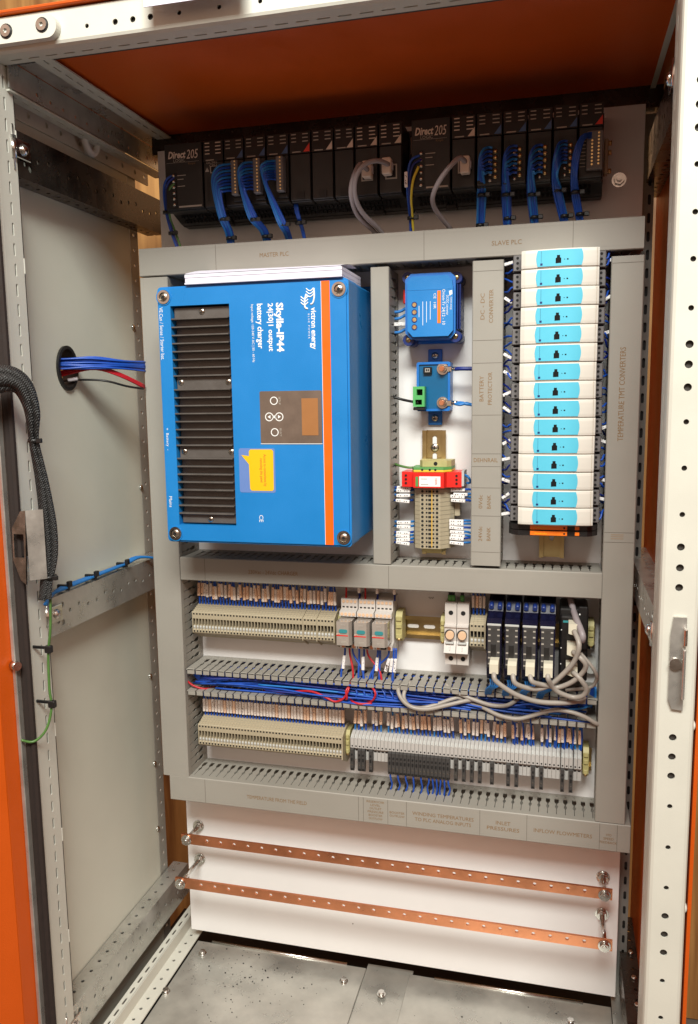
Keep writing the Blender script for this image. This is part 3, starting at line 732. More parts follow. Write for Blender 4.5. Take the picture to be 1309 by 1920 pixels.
for x, s_ in ((.2425, -1), (.2575, 1)):
    MB().prism([(x+s_*.0024, .9473), (x-s_*.0018, .9498), (x-s_*.0018, .9448)], 'd', CD+.0008, CD+.0012).build('arrow_mark', 'print_white', dp)
text('SETUP', .2585, CD+.0008, .9699, h=.0028, w=.011, mt='print_grey', parent=dp, rot='cw'); text('SELECT', .2590, CD+.0008, .9255, h=.0028, w=.012, mt='print_grey', parent=dp, rot='cw')
MB().prism(rrect(.1940, .2492, .8385, .9027, .003, 3), 'd', CD+.0001, CD+.0003).build('sticker_backing', 'sticker_film', ch)
st = MB().prism([(.2120, .9010), (.2445, .9010), (.2468, .8985), (.2464, .8435), (.2440, .8413), (.2125, .8413), (.2100, .8437), (.2092, .8795), (.1977, .8930), (.2096, .8915), (.2097, .8985)], 'd', CD+.0003, CD+.0005).build('sticker', 'sticker_yellow', ch)
text('Access to connections by\nremoving this panel', .2305, CD+.0005, .8710, w=.046, h=.011, mt='print_red', parent=st, rot='cw')
T = lambda s_, x, z0, z1, hh, **k: text(s_, x, CD+.0001, (z0+z1)/2, w=abs(z0-z1), h=hh, mt='print_white', parent=ch, rot='cw', **k)
T('victron energy', .3098, 1.0966, 1.0400, .0098, bold=.02); T('BLUE POWER', .3040, 1.0883, 1.0546, .0024, spacing=1.6)
T('Skylla-IP44', .2602, 1.1051, 1.0378, .0140, bold=.035); T('24|30|1 output', .2472, 1.1049, 1.0389, .0100, bold=.02)
T('battery charger', .2312, 1.1048, 1.0430, .0110, bold=.02); T('Input voltage: 120-240 V AC | 50 - 60 Hz', .2208, 1.1043, 1.0244, .0046)
T('VE.Can / Sense / Starter bat.', .0806, 1.1057, 1.0311, .0056); T('+  Battery  -', .0818, .9323, .8995, .0052); T('Mains', .0829, .8307, .8146, .0050)
T('CE', .2258, .8058, .7955, .0062); T('www.victronenergy.com', .3276, .8151, .7770, .0026)
# wave logo: two interlocked ribbons
lg = MB()
for k_, (x0, zt) in enumerate(((.3115, 1.1225), (.3035, 1.1120))):
    for j in range(3):
        pts = [P(x0-.0105*t, CD+.0003, zt-.0040*j-.0155*t*0-.0035*math.sin(t*math.pi)) for t in [i/5 for i in range(6)]]
        lg.tube(pts, .00085, 5, 2)
lg.tube([P(.3118, CD+.0003, 1.1225), P(.3125, CD+.0003, 1.1120), P(.3105, CD+.0003, 1.1030), P(.3070, CD+.0003, 1.1010)], .0013, 6, 3)
lg.tube([P(.3010, CD+.0003, 1.1150), P(.2985, CD+.0003, 1.1060), P(.2990, CD+.0003, 1.0970), P(.3030, CD+.0003, 1.0950)], .0013, 6, 3)
lg.build('logo', 'print_white', ch)
# papers on top of the charger
pp = thing('paper_stack', (.23, .12, 1.1352), 'stack of white papers lying on top of the blue charger', 'papers')
for (za, zb_, o_) in ((1.1352, 1.1378, .0), (1.1380, 1.1440, .0008), (1.1442, 1.1490, .0003)):
    MB().box(.1212+o_, .3532, .066, .1745-o_, za, zb_, .0004).build('sheet_bundle', 'paper', pp)
m = MB(); vs = []; 
for j in range(7):
    t = j/6
    for xx in (.123, .352): vs.append(P(xx-.004*t, .174-.105*t, 1.1497+.0065*math.sin(t*2.2)+(.006*t if xx > .3 else .012*t)))
m.add(vs+[v+Vector((0, 0, .0006)) for v in vs], [(2*j, 2*j+1, 2*j+3, 2*j+2) for j in range(6)]+[(14+2*j, 14+2*j+1, 14+2*j+3, 14+2*j+2) for j in range(6)]+[(0, 1, 15, 14)])
m.build('top_sheet', 'paper', pp)
# ================================================================== CONTROLLER RACKS
def rack(x0, x1, label, mods, tabs):
    t = thing('controller_rack', ((x0+x1)/2, 0, 1.246), label, 'controller rack')
    b = MB().box(x0, x1, .004, .026, 1.2475, 1.360, .0015)
    b.prism([(.026, 1.2485), (.034, 1.2500), (.058, 1.2590), (.058, 1.262), (.026, 1.262)], 'x', x0+.001, x1-.001)
    b = b.build('base', 'rack_black', t)
    n = int((x1-x0-.02)/.0062)
    for row in (0, 1):
        v = MB()
        for i in range(n):
            a = x0+.012+.0062*i
            dd = .037+.011*row; zz = 1.2504+.0048*row
            v.box(a, a+.0036, dd, dd+.007, zz-.0012, zz+.0024)
        v.build('vent_row', 'hole_black', b, kind='stuff')
    for tx in tabs: MB().box(tx-.008, tx+.008, .020, .036, 1.2440, 1.2530, .001).build('mounting_tab', 'rack_dark', t)
    for (a, c, kind, tri) in mods:
        m = MB().box(a+.0009, c-.0009, .024, .080, 1.2585, 1.3565, .001)
        if kind != 'psu':
            m.box(a+.0014, c-.0014, .0802, .0850, 1.2600, 1.3245, .0008)
            m.prism([(.080, 1.3252), (.0850, 1.3252), (.0835, 1.3550), (.080, 1.3555)], 'x', a+.0012, c-.0012)
        else: m.box(a+.0012, c-.0012, .0802, .0855, 1.2600, 1.3550, .0008)
        mo = m.build('module', 'rack_black', t)
        F = .0856
        if kind == 'psu':
            w = c-a; cx = a+w*.52
            text('Direct', a+w*.34, F, 1.3390, w=w*.46, h=.0105, mt='tri_white', parent=mo, shear=.25, bold=.03); text('205', a+w*.74, F, 1.3385, w=w*.30, h=.0130, mt='tri_white', parent=mo, shear=.2)
            text('LOGIC', a+w*.40, F, 1.3308, w=w*.30, h=.0046, mt='print_grey', parent=mo); text('Koyo', a+w*.72, F, 1.3248, w=w*.18, h=.0040, mt='engraving', parent=mo)
            MB().box(a+.004, c-.006, F, F+.0001, 1.3276, 1.3279).build('rule_line', 'print_grey', mo)
            MB().box(a+.004, a+.019, F, F+.0015, 1.262, 1.314).build('terminal_strip', 'rack_dark', mo)
            for i in range(6): MB().dome(P(a+.0150, F+.0015, 1.3090-.0084*i), (0, -1, 0), .0027, .0018, 8).build('terminal_screw', 'screw_steel', mo)
            for i, (l_, zz) in enumerate(((.014, 1.3085), (.010, 1.303), (.012, 1.293))): MB().box(a+.021, a+.021+l_, F, F+.0001, zz, zz+.0010).build('print_mark', 'print_grey', mo)
            MB().box(a+.022, c-.004, F, F+.0001, 1.2625, 1.2648).build('print_mark', 'print_grey', mo)
            continue
        # status print
        rows = 4 if kind in ('net', 'cpu') else 3
        for i in range(rows):
            for u, l_ in ((.12, .22), (.62, .26)):
                MB().box(a+(c-a)*u, a+(c-a)*(u+l_), .0852-.0003*i*0, .0853, 1.3515-.0050*i-.0008, 1.3515-.0050*i+.0006).build('print_mark', 'tri_white' if kind in ('net', 'cpu') else 'print_grey', mo)
        if tri: MB().prism([(c-.0115, 1.3268), (c-.0020, 1.3268), (c-.0020, 1.3385)], 'd', .0853, .0856).build('colour_triangle', tri, mo)
        MB().box(a+.005, a+.018, .0853, .0854, 1.3265, 1.3280).build('print_mark', 'print_grey', mo)
        if kind == 'blank': MB().prism(rrect((a+c)/2-.006, (a+c)/2+.006, 1.262, 1.272, .001, 2), 'd', .0851, .0862).build('release_latch', 'rack_dark', mo)
        if kind == 'io':
            kx = c-.0105
            MB().box(kx-.0055, kx+.0055, .0852, .0995, 1.2715, 1.3205, .001).build('connector', 'terminal_grey', mo)
            for i in range(10): MB().cyl(P(kx+.0012, .0996, 1.3180-.0048*i), P(kx+.0012, .1003, 1.3180-.0048*i), .0013, 6).build('gold_screw', 'brass', mo)
            MB().box(kx-.006, c-.001, .0852, .0900, 1.2640, 1.2700, .0008).build('connector_latch', 'rack_dark', mo)
        if kind == 'cpu':
            text('DL262\n  CPU', (a+c)/2-.002, .0853, 1.3215, w=.017, h=.0075, mt='print_grey', parent=mo)
            MB().prism([(a+.0035, 1.3110), (a+.0100, 1.3110), (a+.0067, 1.3170)], 'd', .0851, .0854).build('warning_mark', 'print_grey', mo)
            MB().box(.1285, .1395, .0851, .0858, 1.3085, 1.3185).build('port_frame', 'print_grey', mo); MB().box(.130, .138, .0859, .0862, 1.3095, 1.3175).build('port', 'hole_black', mo)
            MB().box(a+.006, a+.010, .0851, .0854, 1.268, 1.303).build('slider', 'rack_dark', mo)
            MB().box(.1335, .1375, .0851, .0856, 1.295, 1.301).build('switch', 'tri_white', mo)
        if kind == 'net':
            px = (a+c)/2+.001
            MB().box(px-.0085, px+.0085, .0851, .0857, 1.2790, 1.2990).build('port_frame', 'print_grey', mo)
            MB().box(px-.0065, px+.0065, .0858, .0865, 1.2810, 1.2970).build('port', 'hole_black', mo)
        if kind == 'relay':
            MB().box(a+.0035, c-.0035, .0852, .0862, 1.2635, 1.3160).build('terminal_strip', 'rack_dark', mo)
            for i in range(5):
                z = 1.3035-.0083*i
                MB().dome(P(c-.0095, .0863, z), (0, -1, 0), .0032, .0022, 8).build('terminal_screw', 'brass', mo)
                MB().dome(P(c-.0165, .0863, z-.0042), (0, -1, 0), .0026, .0018, 8).build('terminal_screw', 'screw_steel', mo)
        if kind == 'analog':
            MB().box(a+.011, c-.001, .0852, .0945, 1.2680, 1.3170, .001).build('connector', 'terminal_grey', mo)
            for i in range(10):
                MB().cyl(P(.6848, .0946, 1.3135-.0043*i), P(.6848, .0953, 1.3135-.0043*i), .0014, 6).build('gold_screw', 'brass', mo)
                if i > 1: MB().cyl(P(.6765, .0946, 1.3110-.0043*i+.002), P(.6765, .0953, 1.3110-.0043*i+.002), .0014, 6).build('gold_screw', 'brass', mo)
            for i in range(9): MB().box(a+.003, a+.010, .0852, .0853, 1.3110-.0046*i, 1.3118-.0046*i).build('print_mark', 'print_grey', mo)
    return t
r1 = rack(.0520, .4245, 'black controller rack on the left with eight narrow modules and two grey plugs', [
    (.0535, .1167, 'psu', 0), (.1167, .1501, 'cpu', 0), (.1501, .1826, 'io', 'tri_blue'), (.1826, .2172, 'io', 'tri_blue'), (.2172, .2525, 'io', 'tri_blue'),
    (.2525, .2860, 'blank', 'tri_red'), (.2860, .3200, 'blank', 'tri_white'), (.3200, .3507, 'blank', 'tri_white'), (.3507, .3856, 'net', 'tri_white'), (.3856, .4205, 'net', 'tri_white')], (.132, .375))
r2 = rack(.4260, .6935, 'black controller rack on the right with four rows of screw terminals', [
    (.4320, .4888, 'psu', 0), (.4888, .5232, 'net', 'tri_white'), (.5232, .5591, 'relay', 'tri_blue'), (.5591, .5920, 'relay', 'tri_blue'), (.5920, .6255, 'relay', 'tri_blue'), (.6255, .6585, 'relay', 'tri_blue'), (.6585, .6915, 'analog', 'tri_red')], (.4833, .648))
MB().prism([(.4228, 1.3255), (.4318, 1.3255), (.4318, 1.3490), (.4228, 1.3490)], 'd', .03, .0315).build('cover_plate', 'tri_white', r2)
# round metal D-sub hoods at the right end of the rack
ds = thing('side_connector', (.697, .05, 1.271), 'small metal serial connector on the right end of the right rack', 'connector')
MB().box(.6938, .6990, .038, .056, 1.2710, 1.3165, .001).build('shell', 'beige_dark', ds)
for zz in (1.2755, 1.2995, 1.312): MB().cyl(P(.699, .048, zz), P(.7035, .048, zz), .0035, 8).build('jack_screw', 'brass', ds)
def fan(sx, sz0, sz1, n, bulge, conv, label, grp, mt='wire_blue', sd=.092, r=.0017, spread=.0055, inner=.55):
    (bx, bd, bz) = bulge
    for i in range(n):
        t = i/(n-1) if n > 1 else .5
        z = sz0+(sz1-sz0)*t
        k_ = 1-t*inner
        x1 = sx-(sx-bx)*k_
        off = (t-.5)*spread
        pts = [(sx+.004, sd, z), (sx-.002, sd+.002, z+.0005), (sx-(sx-x1)*.62, bd, z-(sz0-bz)*.16*k_-.002), (x1, bd, bz-(t*.012)+.004*(1-t))]
        for j, (cx, cd, cz) in enumerate(conv):
            kk = 1 if j == 0 else .85
            pts.append((cx+off*kk, cd+random.uniform(-.002, .002), cz))
        wire(pts, r, mt if random.random() < .75 else 'wire_light_blue', label, group=grp)
fan(.1640, 1.3160, 1.2790, 9, (.1415, .110, 1.2850), [(.1440, .085, 1.2480), (.1450, .060, 1.2264), (.1421, .048, 1.2090)], 'blue wire in the leftmost fan of wires on the left rack', 'leftmost fan of blue wires', spread=.011)
fan(.1965, 1.3160, 1.2790, 9, (.1830, .110, 1.2884), [(.1925, .085, 1.2430), (.2008, .060, 1.2266), (.2030, .048, 1.2090)], 'blue wire in the second fan of wires on the left rack', 'second fan of blue wires', spread=.012)
fan(.2320, 1.3150, 1.2900, 8, (.2185, .110, 1.2920), [(.2370, .085, 1.2350), (.2385, .060, 1.2207), (.2385, .048, 1.2090)], 'blue wire in the third fan of wires on the left rack', 'third fan of blue wires', spread=.010)
for i in range(3): wire([(.2535+.002*i, .066, 1.2640), (.2560+.002*i, .070, 1.2480), (.2590+.0015*i, .055, 1.2274), (.2615+.0012*i, .048, 1.2090)], .0016, 'wire_blue', 'short blue wire below the module with a red triangle, left rack', group='short blue wires under red triangle module')
GL = {'a': ((.5420, 1.3071, 1.2748), (.5300, .105, 1.2849), [(.5300, .070, 1.2527), (.5262, .048, 1.2090)], 'first'), 'b': ((.5755, 1.3062, 1.2721), (.5625, .105, 1.2823), [(.5640, .070, 1.2502), (.5648, .048, 1.2090)], 'second'),
      'c': ((.6092, 1.3043, 1.2704), (.5960, .105, 1.2795), [(.5985, .070, 1.2477), (.6028, .048, 1.2090)], 'third'), 'd': ((.6410, 1.3065, 1.2798), (.6275, .105, 1.2731), [(.6327, .070, 1.2513), (.6440, .048, 1.2090)], 'fourth')}
for k_, (s_, b_, c_, nm) in GL.items():
    fan(s_[0], s_[1], s_[2], 7, b_, c_, 'blue wire in the %s bunch from the screw terminals of the right rack' % nm, '%s bunch of blue wires on the right rack' % nm, spread=.010, inner=.35)
fan(.6760, 1.3135, 1.3080, 4, (.6525, .107, 1.2760), [(.6565, .070, 1.2475), (.6648, .048, 1.2090)], 'blue wire from the rightmost controller module with the red triangle', 'blue wires of rightmost module', spread=.008, inner=.2)
for (x, d, z, lab) in ((.1440, .078, 1.2420, 'upper tie on the leftmost wire fan'), (.1437, .054, 1.2190, 'lower tie on the leftmost wire fan'), (.1940, .080, 1.2380, 'upper tie on the second wire fan'), (.2022, .054, 1.2180, 'lower tie on the second wire fan'),
                        (.2378, .075, 1.2290, 'tie on the third wire fan of the left rack'), (.2588, .062, 1.2330, 'tie on the short wires under the red triangle module'),
                        (.5300, .070, 1.2510, 'upper tie on first wire bunch, right rack'), (.5265, .052, 1.2140, 'lower tie on first wire bunch, right rack'), (.5640, .070, 1.2490, 'upper tie on second wire bunch, right rack'), (.5647, .052, 1.2210, 'lower tie on second wire bunch, right rack'),
                        (.5986, .070, 1.2465, 'upper tie on third wire bunch, right rack'), (.6020, .052, 1.2200, 'lower tie on third wire bunch, right rack'), (.6330, .068, 1.2500, 'upper tie on fourth wire bunch, right rack'), (.6430, .052, 1.2190, 'lower tie on fourth wire bunch, right rack'), (.6570, .068, 1.2460, 'upper tie on rightmost wire bunch'), (.6640, .052, 1.2200, 'lower tie on rightmost wire bunch')):
    tie(x, d, z, .0062, 'black cable '+lab, knob=(1, 0))
# supply wires of the racks and grey network cables
PW = [(.0671, .085, 1.3105), (.0581, .090, 1.3029), (.0483, .080, 1.2900), (.0400, .060, 1.2661), (.0430, .052, 1.2384), (.0515, .048, 1.2090)]
wire(PW, .0018, 'wire_blue', 'blue supply wire left of the left rack, outermost')
wire([(a+.0035, b, c-.003) for a, b, c in PW], .0018, 'wire_navy', 'dark blue supply wire left of the left rack')
wire([(a+.006, b-.002, c-.010 if c > 1.25 else c) for a, b, c in PW], .0018, 'wire_green', 'green supply wire left of the left rack')
tie(.0410, .060, 1.2630, .0055, 'black cable tie on left rack supply wires, upper'); tie(.0450, .052, 1.2330, .0055, 'black cable tie on left rack supply wires, lower')
PW2 = [(.4452, .087, 1.3070), (.4330, .091, 1.2992), (.4280, .090, 1.2742), (.4262, .075, 1.2545), (.4252, .055, 1.2335), (.4252, .048, 1.2090)]
wire(PW2, .0019, 'wire_blue', 'blue supply wire between the racks, outermost'); wire([(a+.003, b, c-.006) for a, b, c in PW2], .0019, 'wire_navy', 'dark blue supply wire between the racks')
wire([(.4440, .090, 1.2911), (.4366, .092, 1.2731), (.4317, .080, 1.2531), (.4298, .060, 1.2323), (.4290, .048, 1.2090)], .0019, 'earth_yellow', 'yellow and green earth wire between the racks')
MB().box(.4248, .4292, .092, .0955, 1.2640, 1.2850, .0008).build('marker_sleeve', 'marker_white', None, 'white marker sleeve on blue wire between the racks', 'marker')
tie(.4272, .056, 1.2300, .0055, 'black cable tie on supply wires between the racks')

def plug(x, z, d, lab):
    t = thing('network_plug', (x, d, z), lab, 'plug')
    MB().box(x-.007, x+.006, d, d+.014, z-.0125, z+.010, .0015).build('body', 'plug_white', t).data.materials[0] = MT['tri_white']
    MB().box(x+.0062, x+.0078, d+.002, d+.010, z-.006, z+.004, .0006).build('clip', 'clear_plastic', t)
plug(.4005, 1.2950, .0870, 'pale network plug in the right half of the left rack'); plug(.3720, 1.2930, .0870, 'pale network plug in the second last module of the left rack'); plug(.5100, 1.2880, .0870, 'pale network plug in the right rack')
wire([(.3730, .100, 1.2904), (.3667, .120, 1.2925), (.3572, .125, 1.2710), (.3539, .120, 1.2513), (.3551, .090, 1.2327), (.3697, .060, 1.2172), (.3766, .048, 1.2090)], .0034, 'cable_mauve', 'grey network cable arching leftmost from the left rack', 'cable', name='cable', n=9)
wire([(.4029, .100, 1.2950), (.3921, .122, 1.2950), (.3760, .130, 1.2892), (.3637, .130, 1.2741), (.3592, .120, 1.2525), (.3635, .095, 1.2345), (.3782, .065, 1.2192), (.3860, .048, 1.2090)], .0034, 'cable_mauve', 'grey network cable arching from the last module of the left rack', 'cable', name='cable', n=9)
wire([(.5100, .100, 1.2900), (.5030, .118, 1.2900), (.4830, .125, 1.2677), (.4683, .115, 1.2457), (.4679, .090, 1.2318), (.4851, .050, 1.2110)], .0034, 'cable_mauve', 'grey network cable arching from the right rack', 'cable', name='cable', n=9)
# ================================================================== DC CONVERTER, PROTECTOR
o = thing('dc_converter', (.455, 0, 1.05), 'blue finned dc converter box with white print and orange bar', 'converter')
b = MB(); b.box(.4150, .4935, .001, .012, 1.0530, 1.1560, .003)
b.build('base_plate', 'device_blue', o)
oc = [(.4290, 1.0700), (.4370, 1.0620), (.4790, 1.0620), (.4880, 1.0700), (.4880, 1.1320), (.4800, 1.1400), (.4370, 1.1400), (.4290, 1.1320)]
b = MB(); b.prism([(.4185, 1.0660), (.4270, 1.0570), (.4860, 1.0570), (.4925, 1.0650), (.4925, 1.1440), (.4850, 1.1510), (.4270, 1.1510), (.4185, 1.1430)], 'd', .012, .058)
b.build('housing', 'device_blue', o)
b = MB(); b.prism([(.4230, 1.0690), (.4310, 1.0600), (.4830, 1.0600), (.4900, 1.0680), (.4900, 1.1260), (.4230, 1.1260)], 'd', .0582, .066); b.prism([(.4230, 1.1264), (.4900, 1.1264), (.4880, 1.1390), (.4820, 1.1460), (.4300, 1.1460), (.4230, 1.1390)], 'd', .0582, .0655)
lid = b.build('lid', 'charger_blue', o)
for x, z in ((.4955, 1.1440), (.4945, 1.0600), (.4240, 1.1470), (.4245, 1.0570)):
    MB().cyl(P(x-.003, .001, z), P(x-.003, .05, z), .0085, 14).build('screw_pillar', 'navy', o); cross_screw(x-.003, z, .0042, .0502, o, 'brass')
for i in range(4):
    z = 1.1060-.0107*i
    m = MB(); m.plate(circ(.4335, z, .0042, 14), [circ(.4335, z, .003, 14)], 'd', .0660, .0668); m.build('terminal_rim', 'navy', o); MB().cyl(P(.4335, .0660, z), P(.4335, .0664, z), .0029, 12).build('terminal_screw', 'brass', o)
for x, wd in ((.4955, .0024), (.4990, .0024)): MB().box(x-.002, x, .004, .050, 1.070, 1.135, .0006).build('fin', 'navy', o)
OD = .0661
MB().box(.4672, .4722, OD, OD+.0003, 1.0785, 1.1245).build('orange_bar', 'relay_orange', o)
text('Orion-Tr 24|12 - 10', .4758, OD, 1.1010, w=.050, h=.0058, mt='print_white', parent=o, rot='cw'); text('DC/DC converter', .4820, OD, 1.1035, w=.028, h=.0036, mt='print_white', parent=o, rot='cw'); text('victron energy', .4870, OD, 1.1060, w=.018, h=.0034, mt='print_white', parent=o, rot='cw')
MB().prism([(.4840, 1.1235), (.4885, 1.1245), (.4890, 1.1190), (.4850, 1.1165)], 'd', OD, OD+.0002).build('logo', 'print_white', o)
text('CE  10R', .4635, OD, 1.1100, w=.022, h=.0036, mt='print_white', parent=o, rot='cw')
for i, l_ in enumerate((.034, .030, .026)): MB().box(.4455+.0055*i, .4462+.0055*i, OD, OD+.0002, 1.1100-l_, 1.1100).build('print_mark', 'print_white', o)
MB().box(.4400, .4407, OD, OD+.0002, 1.088, 1.104).build('print_mark', 'print_white', o)
MB().box(.4100, .4185, .010, .030, 1.1120, 1.1330, .001).build('fuse_holder', 'surge_red', o)
for i, (z0, z1) in enumerate(((1.1053, 1.1006), (1.0960, 1.0905), (1.0830, 1.0860), (1.0750, 1.0701))):
    wire([(.4250, .035, z0), (.4151, .030, z0), (.4050, .030, (z0+z1)/2-.002), (.3960, .030, z1), (.3860, .030, z1+.002)], .0022, 'wire_light_blue' if i != 2 else 'wire_black', ('uppermost blue', 'second blue', 'dark', 'lowest blue')[i]+' wire entering the left side of the dc converter')
MB().box(.3925, .4145, .032, .036, 1.0790, 1.0845, .0006).build('marker_sleeve', 'marker_white', None, 'white marker sleeve left of the dc converter', 'marker')
p = thing('battery_protector', (.456, 0, .929), 'blue battery protector with two bolts and green plug', 'protector')
b = MB(); b.prism(rrect(.4310, .4820, .9510, 1.0245, .003, 3), 'd', .003, .030); b.plate(rrect(.4310, .4820, .9510, 1.0245, .003, 3), [rrect(.4345, .4785, .9545, 1.0210, .002, 3)], 'd', .030, .034)
b.box(.4442, .4658, .0005, .006, .9290, .9515, .001); b.box(.4442, .4658, .0005, .006, 1.0240, 1.0450, .001)
b.build('housing', 'device_blue', p)
MB().box(.4346, .4784, .0300, .0312, .9546, 1.0209).build('potting', 'potting_blue', p)
for z in (1.0350, .9400): cross_screw(.4550, z, .0055, .0065, p)
MB().box(.4415, .4545, .0312, .0370, 1.0070, 1.0170, .0008).build('display', 'black_plastic', p)
MB().plate([(.4445, 1.0095), (.4515, 1.0095), (.4515, 1.0150), (.4445, 1.0150)], [[(.4455, 1.0105), (.4478, 1.0105), (.4478, 1.0140), (.4455, 1.0140)], [(.4485, 1.0105), (.4505, 1.0105), (.4505, 1.0140), (.4485, 1.0140)]], 'd', .0370, .0372).build('digit', 'print_grey', p)
for z in (1.0140, .9635):
    MB().cyl(P(.4705, .0312, z), P(.4705, .0335, z), .0088, 16).build('washer', 'bright_zinc', p); MB().cyl(P(.4705, .0335, z), P(.4705, .041, z), .0066, 6).build('nut', 'screw_steel', p); MB().cyl(P(.4705, .041, z), P(.4705, .046, z), .0038, 10).build('stud', 'copper', p)
    MB().box(.4760, .4860, .0340, .0370, z-.0045, z+.0035, .001).build('cable_lug', 'bright_zinc', p); MB().cyl(P(.4850, .037, z-.0005), P(.4935, .039, z-.0008), .0034, 10).build('lug_barrel', 'bright_zinc', p)
gp = MB(); gp.plate([(.4285, .9580), (.4460, .9580), (.4460, .9880), (.4285, .9880)], [[(.4320, .9610), (.4420, .9610), (.4420, .9685), (.4320, .9685)], [(.4340, .9750), (.4430, .9750), (.4430, .9840), (.4340, .9840)]], 'd', .036, .052); gp.build('green_plug', 'green_connector', p)
MB().box(.4290, .4455, .032, .040, .9585, .9875).build('plug_core', 'hole_black', p)
MB().box(.4285, .4460, .0312, .050, .9528, .9575, .0006).build('plug_foot', 'black_plastic', p)
wire([(.4900, .039, 1.0130), (.5000, .041, 1.0132), (.5160, .040, 1.0129), (.5260, .040, 1.0129)], .0031, 'wire_navy', 'thick dark blue wire on the upper bolt of the battery protector')
wire([(.4900, .038, .9625), (.4990, .040, .9630), (.5080, .042, .9610), (.5160, .040, .9602), (.5260, .040, .9600)], .0024, 'wire_light_blue', 'light blue wire on the lower bolt of the battery protector')
wire([(.4900, .040, .9618), (.4980, .043, .9602), (.5080, .040, .9622), (.5160, .041, .9590), (.5260, .04, .9590)], .0022, 'wire_light_blue', 'light blue wire twisted beneath the lower bolt wire')
wire([(.4360, .046, .9645), (.4270, .044, .9655), (.4100, .040, .9690), (.3990, .040, .9720), (.3860, .040, .9727)], .0021, 'wire_black', 'black wire from the green plug of the battery protector')
# ================================================================== DIN rails
def din(orient, a0, a1, c, label, holes=True):
    t = thing('din_rail', (c, 0, a0) if orient == 'v' else ((a0+a1)/2, 0, c-.0185), label, 'rail')
    m = MB(); n = int((a1-a0)/.0265); hl = []
    for i in range(n):
        u = a1-.018-.0265*i
        if u-.011 > a0: hl.append(slot(c, u, .0034, .0095, 4) if orient == 'v' else slot(u, c, .0095, .0034, 4))
    ol = [(c-.0135, a0), (c+.0135, a0), (c+.0135, a1), (c-.0135, a1)] if orient == 'v' else [(a0, c-.0135), (a1, c-.0135), (a1, c+.0135), (a0, c+.0135)]
    m.plate(ol, hl, 'd', .0006, .0018)
    for s_ in (-1, 1):
        lo, hi = sorted((c+s_*.0123, c+s_*.0135)); l2, h2 = sorted((c+s_*.0135, c+s_*.0185))
        if orient == 'v': m.box(lo, hi, .0018, .0085, a0, a1); m.box(l2-(.0012 if s_ > 0 else 0), h2+(.0012 if s_ < 0 else 0), .0085, .0097, a0, a1)
        else: m.box(a0, a1, .0018, .0085, lo, hi); m.box(a0, a1, .0085, .0097, l2-(.0012 if s_ > 0 else 0), h2+(.0012 if s_ < 0 else 0))
    m.build('profile', 'gold_zinc', t); return t
dv = din('v', .7255, .9210, .4540, 'gold zinc mounting rail under the red surge protector')
cross_screw(.4540, .8935, .0068, .0020, dv, 'bright_zinc')
din('v', .7260, 1.150, .6345, 'gold zinc mounting rail behind the converter column')
din('h', .052, .702, .6045, 'gold zinc mounting rail of the upper terminal row')
din('h', .056, .702, .4080, 'gold zinc mounting rail of the lower terminal row')
